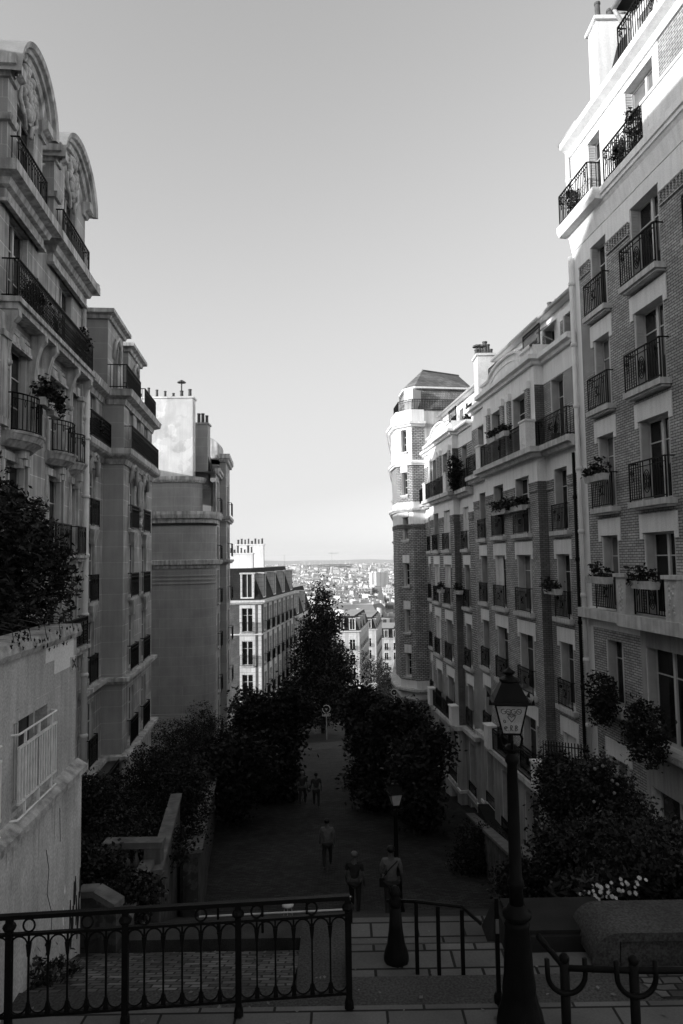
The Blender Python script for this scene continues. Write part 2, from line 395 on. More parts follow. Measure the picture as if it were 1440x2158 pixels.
def window(b, Mx, x, z, w, h, rnd, bars=(.72,), shut='fold', sill='r', lintel=True, rail=None, out=.2, railh=.95, pane=None, shmat=None, railw=None, bow=0, yo=0, rec=.26):
    Mw = Mx @ T3(x, yo, z)
    o = place('window', cached(('f', w, h, bars, rec), lambda: m_frame(w, h, bars, rec)), b.root, Mw)
    p = place('pane', cached(('p', w, h, rec), lambda: m_pane(w, h, rec)), o)
    k = pane or rnd.choice(['pane', 'pane', 'pane', 'pane', 'pane_mid', 'pane_curtain'])
    if k != 'pane':
        p.material_slots[0].link = 'OBJECT'; p.material_slots[0].material = M[k]
    if shut == 'mix': shut = rnd.choice(['fold']*5+['closed', 'half'])
    if shut in ('fold', 'closed', 'half'):
        for s in (-1, 1):
            kind = shut if shut != 'half' else ('closed' if s < 0 else 'fold')
            q = place('shutter', cached(('s', kind, w, h, s, rec), lambda: m_shut_fold(w, h, s, rec) if kind == 'fold' else m_shut_closed(w, h, s)), o)
            if shmat: q.material_slots[0].link = 'OBJECT'; q.material_slots[0].material = M[shmat]
    if sill == 'r': place('sill', cached(('sl', w, out), lambda: m_sill(w, out+.06)), o)
    elif sill == 'thin': place('sill', cached(('st', w), lambda: m_sill(w, .12, .12, .1)), o)
    if lintel: place('lintel', cached(('l', w, h), lambda: m_lintel(w, h)), o)
    if rail:
        rw = railw or w+.12
        place('railing', cached(('r', rw, railh, out, rail, bow), lambda: m_rail(rw, railh, out, rail, bow)), o)
    return o
def balcony(b, Mx, x, z, w, out, t=.2, rail='panel', railh=1.0, bow=0, mat='trim', brackets=0, slab=True):
    mb = MB()
    if bow:
        n = 16; top = [(-w/2-.12+(w+.24)*i/n) for i in range(n+1)]
        fy = lambda q, e=0: -(out+e)-(bow)*(1-(q/(w/2+.12))**2)
        for (z0, z1, e0, e1) in ((-.06, 0, .08, .1), (-t, -.06, -.02, .06), (-t-.16, -t, -.22, -.04)):
            for i in range(n):
                a, c = top[i], top[i+1]
                mb.quad((a, fy(a, e0), z0), (c, fy(c, e0), z0), (c, fy(c, e1), z1), (a, fy(a, e1), z1))
                mb.quad((a, 0, z1), (a, fy(a, e1), z1), (c, fy(c, e1), z1), (c, 0, z1))
                mb.quad((a, fy(a, e0), z0), (a, 0, z0), (c, 0, z0), (c, fy(c, e0), z0))
            for q in (top[0], top[-1]): mb.quad((q, 0, z0), (q, fy(q, e0), z0), (q, fy(q, e1), z1), (q, 0, z1))
    elif slab:
        mb.box(-w/2-.1, w/2+.1, -out-.1, -.003, -t*.45, 0); mb.box(-w/2-.03, w/2+.03, -out-.02, -.003, -t, -t*.45)
    for i in range(brackets):
        q = -w/2+.15+(w-.3)*i/max(1, brackets-1)
        mb.box(q-.09, q+.09, -out*.8, -.003, -t-.18, -t-.01); mb.box(q-.07, q+.07, -out*.45, -.003, -t-.5, -t-.18)
    o = place('balcony', mb.mesh('balcony', [mat]), b.root, Mx @ T3(x, 0, z))
    place('railing', cached(('r', w, railh, out, rail, bow), lambda: m_rail(w, railh, out, rail, bow)), o)
    return o
def chimney(b, x0, x1, y0, y1, z0, z1, pots, mat='peel', rnd=None, side='y', cowl=()):
    """world coordinates; pots = number"""
    mb = MB(); mb.box(x0, x1, y0, y1, z0, z1-.12); mb.box(x0-.08, x1+.08, y0-.08, y1+.08, z1-.12, z1)
    o = b.part('chimney', mb, [mat])
    rnd = rnd or random.Random(pots)
    for i in range(pots):
        t = (i+.5)/pots
        x, y = (x0+(x1-x0)*t, (y0+y1)/2) if side == 'x' else ((x0+x1)/2, y0+(y1-y0)*t)
        h = rnd.choice([.35, .5, .6, .75]); r = rnd.choice([.09, .11, .12]); m2 = MB()
        pr = [(r*1.1, 0), (r, .08), (r*.9, h-.08), (r*1.1, h-.06), (r*1.1, h)]
        if i in cowl: pr += [(r*.4, h+.01), (r*.4, h+.12), (r*1.9, h+.12), (r*1.7, h+.2), (.02, h+.27)]
        m2.lathe(pr, 10, (0, 0, 0)); place('chimney_pot', m2.mesh('chimney_pot', ['pot'], False), o, T3(x, y, z1))
    return o
def downpipe(b, x, y, z0, z1, r=.06, mat='pipe', top=None):
    mb = MB(); path = [(x, y, z0), (x, y, z1)]
    if top: path += top
    mb.tube(path, r, 8)
    z = z0+1.5
    while z < z1-.3: mb.lathe([(r*1.05, 0), (r*1.35, .03), (r*1.35, .11), (r*1.05, .14)], 8, (x, y, z)); z += 2.05
    return b.part('drainpipe', mb, [mat], smooth=True)
# ------------------------------------------------------------------ foliage
def leafmesh(blobs, n, size, rnd, mats=('leaf', 'leaf_light', 'leaf_dark'), clump=24, spread=.35, long=1.7, wts=(5, 2, 3), shell=.55):
    mb = MB(); V = mb.v; Fc = mb.f; Mi = mb.m
    vol = [q[3]*q[4]*q[5] for q in blobs]; tot = sum(vol)
    for q, vv in zip(blobs, vol):
        cx, cy, cz, rx, ry, rz = q; k = max(2, int(n*vv/tot/clump))
        for _ in range(k):
            while True:
                d = Vector((rnd.gauss(0, 1), rnd.gauss(0, 1), rnd.gauss(0, 1)))
                if d.length > .01: break
            d.normalize(); rad = rnd.random()**.33*(1-shell)+shell*rnd.random()**.25
            rad *= rnd.uniform(.85, 1.12)
            px, py, pz = cx+d.x*rx*rad, cy+d.y*ry*rad, cz+d.z*rz*rad
            sp = spread*rnd.uniform(.5, 1.3); mi = rnd.choices(range(len(mats)), wts[:len(mats)])[0]
            for _ in range(clump):
                ax = px+rnd.gauss(0, sp); ay = py+rnd.gauss(0, sp); az = pz+rnd.gauss(0, sp*.7)
                s = size*rnd.uniform(.6, 1.35)
                u = Vector((rnd.gauss(0, 1), rnd.gauss(0, 1), rnd.gauss(0, .6)-.3)).normalized(); v = u.orthogonal(); v.rotate(Matrix.Rotation(rnd.random()*6.28, 3, u)); v.normalize()
                u *= s*long*.5; v *= s*.5; c = Vector((ax, ay, az)); b0 = len(V)
                V.extend([tuple(c-u), tuple(c+v), tuple(c+u), tuple(c-v)]); Fc.append((b0, b0+1, b0+2, b0+3))
                Mi.append(mi if rnd.random() < .8 else rnd.randrange(len(mats)))
    return mb.mesh('crown', list(mats))
def tree(loc, H, crownblobs, n, size, label, group=None, trunk_r=.16, rnd=None, name='tree', cat='tree', limbs=5, trunk_top=None, **kw):
    rnd = rnd or random.Random(1); o = empty(name, loc, label, cat, group)
    mb = MB(); tt = trunk_top or H*.7
    path = [(0, 0, -.3)]; rr = [trunk_r*1.3]
    for i in range(1, 6):
        path.append((rnd.uniform(-.06, .06)*i*.5, rnd.uniform(-.06, .06)*i*.5, tt*i/5)); rr.append(trunk_r*(1-.15*i))
    mb.tube(path, rr, 8)
    for i in range(limbs):
        z0 = tt*rnd.uniform(.35, .9); q = rnd.choice(crownblobs); e = Vector((q[0]+rnd.uniform(-.6, .6)*q[3], q[1]+rnd.uniform(-.6, .6)*q[4], q[2]+rnd.uniform(-.1, .6)*q[5]))
        s = Vector((0, 0, z0)); m_ = s.lerp(e, .5)+Vector((0, 0, .15)); mb.tube([s, m_, e], [trunk_r*.5, trunk_r*.32, trunk_r*.1], 6)
    place('trunk', mb.mesh('trunk', ['bark'], True), o)
    place('crown', leafmesh(crownblobs, n, size, rnd, **kw), o)
    return o
# ================================================================== SETTING
def gz(D):
    K = [(-60, 6), (-8, -1.0), (-2, -4.5), (7.7, -4.5), (9.9, -5.1), (20.9, -10.4), (31, -12.1), (45, -13.9), (80, -19.8), (140, -29.7), (300, -47), (600, -61), (1100, -70), (9000, -72)]
    for (a, za), (c, zc) in zip(K, K[1:]):
        if D <= c: return za+(zc-za)*max(0, (D-a))/(c-a)
    return K[-1][1]
rnd = random.Random(7)
mb = MB(); Ds = [-60, -20, -8, -2, 2, 5, 7.6, 7.7, 9.9, 12, 16, 20.9, 24, 28, 31, 36, 40, 45, 52, 60, 70, 80, 100, 120, 140, 180, 230, 300, 400, 600, 850, 1100, 2000, 4000, 6000, 9000]
U = [-1.3, -.9, -.6, -.4, -.25, -.1, 0, .1, .25, .4, .6, .9, 1.3]
rows = []
for D in Ds: rows.append([(u*(abs(D)+40), D, gz(D)-(1.0 if 7.65 < D < 20 else .12 if D < 60 else 0)+(math.sin(u*9+D*.01)*3 if D > 1000 else 0)) for u in U])
for i in range(len(rows)-1):
    for j in range(len(U)-1): mb.quad(rows[i][j], rows[i][j+1], rows[i+1][j+1], rows[i+1][j], 1 if Ds[i] > 200 else 0)
tag(place('ground', mb.mesh('ground', ['soil', 'city_b'])), kind='structure')
# far hills on the horizon
mb = MB(); prev = None
for i in range(81):
    x = -9000+i*225; h = -20+26*math.exp(-((x-2300)/900)**2)+16*math.sin(i*.23)+9*math.sin(i*.61+1)+4*math.sin(i*1.7)
    r = [(x, 9000, -75), (x, 9700, h*.6-10), (x, 10500, h), (x, 12500, h-40)]
    if prev:
        for k in range(3): mb.quad(prev[k], r[k], r[k+1], prev[k+1])
    prev = r
tag(place('hills', mb.mesh('hills', ['city_b'])), kind='structure')
# landing, steps, street
def sheet(name, poly, zf, mats, kind='structure'):
    mb = MB(); mb.face([(x, y, zf) for x, y in poly]); return tag(place(name, mb.mesh(name, mats)), kind=kind)
mb = MB(); mb.box(-6, 9, -3, 7.22, -5.0, -4.5)
tag(place('upper_landing', mb.mesh('upper_landing', ['paving_near'])), kind='structure')
mb = MB(); mb.box(-6, -.02, 7.222, 7.52, -5.3, -4.505); mb.box(-.018, 9, 7.222, 7.70, -5.3, -4.505); mb.box(-.018, 9, 7.702, 7.9, -5.3, -4.62); mb.box(-.62, -.02, 7.522, 9.86, -5.3, -4.93)
tag(place('step_edge', mb.mesh('step_edge', ['asphalt'])), kind='structure')
mb = MB(); mb.box(-.018, 9, 7.902, 8.78, -5.3, -4.76); mb.box(-.018, 9, 9.0, 9.86, -5.3, -4.98)
tag(place('lower_landing', mb.mesh('lower_landing', ['paving'])), kind='structure')
mb = MB(); mb.box(-.018, 9, 8.782, 8.998, -5.3, -4.86)
tag(place('kerb', mb.mesh('kerb', ['step'])), kind='structure')
mb = MB(); mb.quad((-4.8, 7.522, -4.53), (-.622, 7.522, -4.53), (-.622, 9.6, -5.26), (-4.8, 9.6, -5.26)); mb.quad((-4.8, 9.6, -5.26), (-.622, 9.6, -5.26), (-.622, 9.6, -6), (-4.8, 9.6, -6))
tag(place('cobbled_path', mb.mesh('cobbled_path', ['cobble'])), kind='structure')
SZ = lambda D: -5.08-(int((D-9.87)/.335)+1)*.16
mb = MB(); N = 33
for i in range(N):
    D0 = 9.87+i*.335; zt = -5.08-(i+1)*.16; xl = -2.5-.14*D0; xr = 9.2-.06*D0
    mb.box(xl, xr, D0, D0+.33, zt-.7, zt)
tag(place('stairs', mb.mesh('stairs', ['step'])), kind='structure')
mb = MB(); pr = [20.95, 24, 28, 31, 36, 40, 45, 52, 60, 70, 80, 100, 120, 142]
for a, c in zip(pr, pr[1:]):
    def ed(D): return (-2.5-.14*D if D < 60 else -10.9+(D-60)*.1, 9.4-.1*D if D < 46 else 4.8+(D-46)*.12)
    (l0, r0), (l1, r1) = ed(a), ed(c)
    mb.quad((l0, a, gz(a)+.03), (r0, a, gz(a)+.03), (r1, c, gz(c)+.03), (l1, c, gz(c)+.03))
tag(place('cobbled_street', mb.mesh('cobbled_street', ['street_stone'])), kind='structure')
mb = MB()
for a, c in zip([46, 52, 60, 70, 80, 100, 120], [52, 60, 70, 80, 100, 120, 142]):
    for s in (-1, 1):
        l0, r0 = ed(a); l1, r1 = ed(c); x0, x1 = (l0, l1) if s < 0 else (r0-1.6, r1-1.6)
        mb.quad((x0, a, gz(a)+.15), (x0+1.6, a, gz(a)+.15), (x1+1.6, c, gz(c)+.15), (x1, c, gz(c)+.15))
        e0, e1 = (x0+1.6, x1+1.6) if s < 0 else (x0, x1); mb.quad((e0, a, gz(a)), (e1, c, gz(c)), (e1, c, gz(c)+.15), (e0, a, gz(a)+.15))
tag(place('pavement', mb.mesh('pavement', ['paving'])), kind='structure')
# ================================================================== RIGHT BUILDINGS
NR = Vector((-1, -.1)).normalized(); NL = Vector((1, .1)).normalized()
def RP(D, o=0): return (10.07-.1*D+NR.x*o, D+NR.y*o)
def LP(D, o=0, X0=-6.75): return (X0-.1*D+NL.x*o, D+NL.y*o)
def fx(D, Dfar): return (Dfar-D)*1.005          # right facade local x
def backwalls(b, pts, back, zb, zt, mat, roof='zinc'):
    """closed shell behind a plan polyline"""
    mb = MB(); poly = list(pts)+[back[1], back[0]]
    A = pts[-1]; seq = [A, back[1], back[0], pts[0]]
    for p, q in zip(seq, seq[1:]): mb.quad((p[0], p[1], zb), (q[0], q[1], zb), (q[0], q[1], zt), (p[0], p[1], zt))
    b.part('rear_wall', mb, [mat])
    m2 = MB(); m2.face([(p[0], p[1], zt-.03) for p in poly]); b.part('roof', m2, [roof])
def roofprism(b, front, back, z0, z1, inset=1.2, hipn=1.0, hipf=1.0, mat='slate', name='roof'):
    """front=(far/near ends) two pts, back two pts; hipped ridge"""
    f0, f1 = Vector(front[0]), Vector(front[1]); b0, b1 = Vector(back[0]), Vector(back[1])
    m0 = f0.lerp(b0, .5); m1 = f1.lerp(b1, .5); d = (m1-m0).normalized(); m0 = m0+d*hipf; m1 = m1-d*hipn
    P = [(*f0, z0), (*f1, z0), (*b1, z0), (*b0, z0), (*m0, z1), (*m1, z1)]
    mb = MB(); mb.quad(P[0], P[1], P[5], P[4]); mb.quad(P[2], P[3], P[4], P[5]); mb.face([P[1], P[2], P[5]]); mb.face([P[3], P[0], P[4]])
    return b.part(name, mb, [mat])
def box_planter(loc, rot, L, label, group, n=500, hgt=.35, rnd=rnd, mats=('leaf', 'leaf_light', 'leaf_dark'), drop=.1, size=.07, flowers=False):
    o = empty('flower_box', loc, label, 'flower box', group); o.rotation_euler = (0, 0, rot)
    mb = MB(); mb.frustum([(-L/2, -.1), (L/2, -.1), (L/2, .1), (-L/2, .1)], 0, [(-L/2-.03, -.13), (L/2+.03, -.13), (L/2+.03, .13), (-L/2-.03, .13)], .2)
    place('box', mb.mesh('box', ['trim_r']), o)
    k = max(2, int(L/.35)); bl = [(-L/2+L*(i+.5)/k, rnd.uniform(-.06, .06), .2+hgt*rnd.uniform(.25, .5), L/k*.8, .2, hgt*rnd.uniform(.5, .9)) for i in range(k)]
    place('foliage', leafmesh(bl, n, size, rnd, mats=mats, clump=8, spread=.07), o)
    return o
def potted(loc, h, label, group=None, n=350, rnd=rnd, r=.2, size=.07, spiky=False):
    o = empty('potted_plant', loc, label, 'potted plant', group)
    mb = MB(); mb.lathe([(.11, 0), (.15, .22), (.165, .22), (.165, .26), (.13, .25)], 12); place('pot', mb.mesh('pot', ['pot'], False), o)
    if spiky:
        m2 = MB()
        for i in range(26):
            a = i*2.4; e = .3+.9*(i/26); rr = r*(1.6-.9*i/26); m2.face([(-.015*math.sin(a), .015*math.cos(a), .25), (.015*math.sin(a), -.015*math.cos(a), .25), (math.cos(a)*rr, math.sin(a)*rr, .25+h*e)])
        place('foliage', m2.mesh('foliage', ['leaf_dark']), o)
    else: place('foliage', leafmesh([(0, 0, .25+h*.4, r, r, h*.5)], n, size, rnd, clump=8, spread=.07), o)
    return o
RLOC = {}
def rbuilding(D0, D1, dz, label):
    sc = (D1-D0)/12.0; rn = random.Random(int(D0*10)); BK = 'brick' if D0 < 30 else 'brick_far'
    b = Bld('apartment_building', (*RP(D0), -14.5), label)
    d9 = D0+9*sc; d28 = D0+2.8*sc; Z = lambda z: z+dz
    pts = [RP(D1), RP(d9), RP(d9, .35), RP(d28, .35), RP(d28), RP(D0+.02)]
    rowsz = [.87, -2.15, -5.2, -8.25]
    def sect(A, B, cols, bay):
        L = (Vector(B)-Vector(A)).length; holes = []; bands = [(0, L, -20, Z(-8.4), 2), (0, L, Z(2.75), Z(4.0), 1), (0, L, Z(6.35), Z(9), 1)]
        if bay: bands += [(0, L, Z(4.0), Z(6.35), 1)]
        for x, w in cols:
            for z in rowsz: holes.append((x-w/2, x+w/2, Z(z), Z(z)+(2.2 if z > -8 else 2.15)))
            holes.append((x-w/2, x+w/2, Z(4.02), Z(6.3)))
            holes.append((x-w/2-.05, x+w/2+.05, Z(-11.6), Z(-9.1))); holes.append((x-w/2-.05, x+w/2+.05, Z(-14.3), Z(-12.2)))
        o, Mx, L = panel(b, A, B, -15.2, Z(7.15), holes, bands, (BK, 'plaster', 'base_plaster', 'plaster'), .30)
        for x, w in cols:
            for k, z in enumerate(rowsz):
                window(b, Mx, x, Z(z), w, 2.2 if z > -8 else 2.15, rn, shut='mix', sill='r' if z > -8 else None, lintel=(k > 0), rail='panel', out=.12, railh=.92, railw=w+.04)
            window(b, Mx, x, Z(4.02), w, 2.28, rn, shut='fold', sill=None, lintel=False)
            window(b, Mx, x, Z(-11.6), w+.1, 2.5, rn, bars=(.3, .6), shut='fold', sill='r', lintel=False, rail='bars', out=.05, railh=.5)
            window(b, Mx, x, Z(-14.3), w+.1, 2.1, rn, bars=(.3, .6), shut=None, sill=None, lintel=False)
            # brick pilasters of the upper floor
            if bay:
                for q in (-w/2-.28, w/2+.28):
                    mb = MB(); mb.box(x+q-.16, x+q+.16, -.1, -.003, Z(4.0), Z(6.3)); b.part('pilaster', mb, ['brick'], Mx)
                    m2 = MB(); m2.box(x+q-.2, x+q+.2, -.14, -.003, Z(6.3), Z(6.6)); b.part('capital', m2, ['plaster'], Mx)
        # soldier course of dark bricks under the cove, split by the windows
        xs = [0]
        for x, w in sorted(cols): xs += [x-w/2-.02, x+w/2+.02]
        xs.append(L)
        for i in range(0, len(xs), 2):
            if xs[i+1]-xs[i] > .25:
                mb = MB(); n = max(1, int((xs[i+1]-xs[i]-.1)/.12)); mb.box(xs[i]+.04, xs[i+1]-.04, -.05, -.003, Z(2.38), Z(2.44)); mb.box(xs[i]+.04, xs[i+1]-.04, -.05, -.003, Z(2.68), Z(2.74))
                for k in range(n+1):
                    q = xs[i]+.05+(xs[i+1]-xs[i]-.16)*k/n; mb.box(q, q+.06, -.035, -.003, Z(2.44), Z(2.68))
                b.part('brick_course', mb, ['brick'], Mx)
        return Mx, L
    M3, L3 = sect(pts[0], pts[1], [((D1-(D1-1.5*sc))*1.005, 1.1*sc)], False)
    M2, L2 = sect(pts[2], pts[3], [((d9-(D0+7.2*sc))*1.005, 1.3*sc), ((d9-(D0+4.4*sc))*1.005, 1.5*sc)], True)
    M1, L1 = sect(pts[4], pts[5], [((d28-(D0+1.6*sc))*1.005, 1.1*sc)], False)
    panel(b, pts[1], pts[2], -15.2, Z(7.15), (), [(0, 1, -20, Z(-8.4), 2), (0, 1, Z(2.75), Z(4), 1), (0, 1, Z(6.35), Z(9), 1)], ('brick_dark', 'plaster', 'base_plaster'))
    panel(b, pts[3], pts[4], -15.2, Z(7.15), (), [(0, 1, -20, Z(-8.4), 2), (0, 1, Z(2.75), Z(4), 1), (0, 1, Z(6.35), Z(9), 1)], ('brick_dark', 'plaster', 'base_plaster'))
    sweep(b, 'ledge', pts, slabprof(.42, Z(3.62), Z(3.98)), ['trim_r'])
    sweep(b, 'ledge', pts, flatprof(.28, Z(-8.62), Z(-8.42)), ['trim_r'])
    sweep(b, 'ledge', pts, flatprof(.08, Z(-11.9), Z(-11.75)), ['plaster'])
    sweep(b, 'cornice', pts, [(-.05, Z(7.1)), (.12, Z(7.1)), (.16, Z(7.2)), (.3, Z(7.25)), (.3, Z(7.42)), (-.05, Z(7.42))], ['plaster'])
    # parapet boxes with carved panels at the bay edges, both levels
    for Mx_, x in ((M2, .3), (M2, L2-.3)):
        for zz, hh in ((3.98, 1.0), (-8.42, .95)):
            mb = MB(); mb.box(x-.3, x+.3, -.4, -.003, Z(zz), Z(zz+hh)); mb.box(x-.34, x+.34, -.44, -.003, Z(zz+hh), Z(zz+hh+.07))
            for k in range(9):
                mb.ball((x+rn.uniform(-.13, .13), -.405, Z(zz+.2+hh*.6*k/8)), .055, 0, 6, (1, .35, 1))
            mb.box(x-.2, x+.2, -.412, -.4, Z(zz+.12), Z(zz+.15)); mb.box(x-.2, x+.2, -.412, -.4, Z(zz+hh-.12), Z(zz+hh-.09))
            b.part('parapet', mb, ['plaster'], Mx_)
    def longrail(Mx, x0, x1, z, out, style='panel', h=.95):
        q = (x1-x0); o = place('railing', cached(('r', round(q, 2), h, out, style, 0), lambda: m_rail(round(q, 2), h, out, style)), b.root, Mx @ T3((x0+x1)/2, 0, z)); return o
    longrail(M1, .02, L1-.1, Z(3.98), .36); longrail(M3, .1, L3-.02, Z(3.98), .36)
    longrail(M2, .62, L2-.62, Z(3.98), .34); longrail(M2, .62, L2-.62, Z(-8.42), .2, 'bars', .9)
    # arched gable parapet over the bay
    mb = MB(); n = 22; x0, x1 = 0, L2
    def top(x):
        t = abs((x-L2/2)/(L2/2)); return Z(7.42)+.36+(.42*math.sqrt(max(0, 1-(t/.6)**2)) if t < .6 else 0)
    for i in range(n):
        a = x0+(x1-x0)*i/n; c = x0+(x1-x0)*(i+1)/n
        mb.quad((a, -.02, Z(7.4)), (c, -.02, Z(7.4)), (c, -.02, top(c)), (a, -.02, top(a))); mb.quad((a, -.02, top(a)), (c, -.02, top(c)), (c, .3, top(c)), (a, .3, top(a)))
        mb.quad((c, .3, Z(7.4)), (a, .3, Z(7.4)), (a, .3, top(a)), (c, .3, top(c)))
        mb.quad((a, -.13, top(a)), (c, -.13, top(c)), (c, -.13, top(c)+.1), (a, -.13, top(a)+.1)); mb.quad((a, -.13, top(a)+.1), (c, -.13, top(c)+.1), (c, .34, top(c)+.1), (a, .34, top(a)+.1)); mb.quad((a, .34, top(a)), (c, .34, top(c)), (c, -.13, top(c)), (a, -.13, top(a)))
    for q in (x0, x1): mb.quad((q, -.02, Z(7.4)), (q, 1.4, Z(7.4)), (q, 1.4, top(q)+.1), (q, -.02, top(q)+.1))
    b.part('gable', mb, ['plaster'], M2)
    mb = MB(); pth = [(L2/2+L2*.29*math.cos(R(a)), -.035, Z(7.5)+.45*math.sin(R(a))) for a in range(8, 173, 8)]; mb.tube(pth, .035, 5); b.part('moulding', mb, ['plaster'], M2)
    longrail(M2, .1, L2*.36, Z(7.85), -.3, 'bars', .8); longrail(M2, L2*.72, L2-.05, Z(7.9), -.3, 'bars', .8)
    # attic storey set back
    ao = -1.3; A = RP(D1-.2, ao); B = RP(D0+.6*sc, ao); L = (Vector(B)-Vector(A)).length
    cols = [L*t for t in (.1, .28, .44, .6, .76, .92)]; w = .95*sc
    o, MA, L = panel(b, A, B, Z(6.9), Z(9.75), [(x-w/2, x+w/2, Z(7.45), Z(9.35)) for x in cols], [(0, L, Z(6.9), Z(9.75), 1)]+[(x-w/2-.3, x-w/2-.02, Z(7.4), Z(9.2), 0) for x in cols], ('brick', 'plaster'), .2)
    for x in cols: window(b, MA, x, Z(7.45), w, 1.9, rn, shut='fold', sill=None, lintel=False)
    for i in (1, 3, 5):
        x = cols[i]; mb = MB(); W = w/2+.25
        mb.quad((x-W, -.02, Z(9.45)), (x+W, -.02, Z(9.45)), (x+W, -.85, Z(8.85)), (x-W, -.85, Z(8.85)))
        nn = 10
        for k in range(nn):
            a = x-W+2*W*k/nn; c = x-W+2*W*(k+1)/nn; mb.face([(a, -.85, Z(8.85)), (c, -.85, Z(8.85)), (c, -.86, Z(8.62)), ((a+c)/2, -.87, Z(8.57)), (a, -.86, Z(8.62))])
        for q in (x-W, x+W): mb.tube([(q, -.85, Z(8.85)), (q, -.02, Z(8.5))], .012, 4)
        b.part('awning', mb, ['cloth'], MA)
    g0 = RP(D1-.2, ao+.35); g1 = RP(D0+.4*sc, ao+.35); k0 = RP(D1-.2, ao-5.5); k1 = RP(D0+.4*sc, ao-5.5)
    mb = MB(); mb.tube([(*g0, Z(9.82)), (*g1, Z(9.82))], .085, 8); mb.tube([(*g1, Z(9.8)), (g1[0]+.2, g1[1]+.05, Z(9.5)), (*RP(D0+.6*sc, ao+.06), Z(9.3)), (*RP(D0+.6*sc, ao+.06), Z(7.5))], .05, 7); b.part('gutter', mb, ['zinc'], smooth=True)
    mb = MB(); mb.quad((*g0, Z(9.76)), (*g1, Z(9.76)), (*RP(D0+.4*sc, ao-.1), Z(9.76)), (*RP(D1-.2, ao-.1), Z(9.76))); b.part('soffit', mb, ['frame'])
    roofprism(b, (g0, g1), (k0, k1), Z(9.8), Z(11.2), hipn=2.2, hipf=.3, mat='slate')
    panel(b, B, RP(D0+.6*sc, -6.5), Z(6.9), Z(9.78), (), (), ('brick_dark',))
    backwalls(b, pts, (RP(D1, -8), RP(D0+.02, -8)), -15.2, Z(7.2), 'plaster_dirty')
    for D, n in ((D0+8.6*sc, 5), (D0+4.5*sc, 4)):
        p = RP(D, -3.1); chimney(b, p[0]-.3, p[0]+.3, p[1]-.9, p[1]+.9, Z(9.5), Z(11.3), n, 'plaster', rn, 'y')
    return b, M1, M2, M3
B2 = rbuilding(22.2, 34.2, 0, 'nearer brick apartment building with arched gable, left of the tall drainpipe')
B3 = rbuilding(34.2, 45.2, -.45, 'brick apartment building with arched gable standing beside the brick corner tower')
b = B2[0]; p = RP(22.45, .12); downpipe(b, p[0], p[1], -14, 3.4, .055, 'iron')
# chimney between the two
chimney(b, 6.95, 7.8, 33.7, 34.7, 7.2, 10.2, 6, 'peel', None, 'x', cowl=(0, 2))
# --- near right building
b = Bld('apartment_building', (*RP(22.1), -12), 'tall brick apartment building at the far right with oval-pattern balcony railings'); rn = random.Random(5)
F0 = 22.18; N0 = 13.2
A, B = RP(F0), RP(N0); L = (F0-N0)*1.005
ca = (F0-20.45)*1.005; cb = (F0-17.85)*1.005; cc = (F0-14.9)*1.005
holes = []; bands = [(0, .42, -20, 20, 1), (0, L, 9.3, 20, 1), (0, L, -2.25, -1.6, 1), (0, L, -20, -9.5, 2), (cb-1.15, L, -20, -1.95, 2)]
for z in (7.45, 4.45, 1.42, -1.62):
    holes += [(ca-.5, ca+.5, z, z+2.2), (cb-.72, cb+.72, z, z+2.2), (cc-.72, cc+.72, z, z+2.2)]
holes += [(ca-.5, ca+.5, -4.5, -2.55), (cb-.9, cb+.9, -5.0, -2.5), (cc-.9, cc+.9, -5, -2.5), (ca-.6, ca+.6, -9.5, -6.0), (cb-.95, cb+.95, -9.6, -6.2), (cc-.9, cc+.9, -9.6, -6.2)]
holes += [(ca-.42, ca+.42, 10.95, 13.0), (cb-.75, cb+.75, 10.95, 13.1), (cc-.75, cc+.75, 10.95, 13.1)]
bands += [(cb+1.0, L, 10.95, 13.3, 0)]
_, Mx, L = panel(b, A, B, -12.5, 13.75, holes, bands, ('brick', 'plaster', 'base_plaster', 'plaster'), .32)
for k, z in enumerate((7.45, 4.45, 1.42, -1.62)):
    window(b, Mx, ca, z, 1.0, 2.2, rn, rail='panel', out=.2, railh=1.0, railw=1.25, lintel=k > 0, sill='r' if k < 3 else None)
    for c in (cb, cc): window(b, Mx, c, z, 1.44, 2.2, rn, rail='oval', out=.26, railh=1.05, railw=1.75, lintel=k > 0, sill='r' if k < 3 else None, pane=('pane', 'pane_mid', 'pane', 'pane')[k] if c == cb else None)
window(b, Mx, ca, -4.5, 1.0, 1.95, rn, rail=None, lintel=False); window(b, Mx, cb, -5.0, 1.8, 2.5, rn, lintel=False); window(b, Mx, cc, -5.0, 1.8, 2.5, rn, lintel=False)
window(b, Mx, ca, -9.5, 1.2, 3.5, rn, sill=None, lintel=True, shut=None); window(b, Mx, cb, -9.6, 1.9, 3.4, rn, sill=None, lintel=False, shut=None, pane='pane_mid'); window(b, Mx, cc, -9.6, 1.8, 3.4, rn, sill=None, lintel=False, shut=None)
window(b, Mx, ca, 10.95, .84, 2.05, rn, sill=None, lintel=False, shmat='shutter_white'); window(b, Mx, cb, 10.95, 1.5, 2.15, rn, sill=None, lintel=False, shmat='shutter_white', pane='pane_curtain'); window(b, Mx, cc, 10.95, 1.5, 2.15, rn, sill=None, lintel=False)
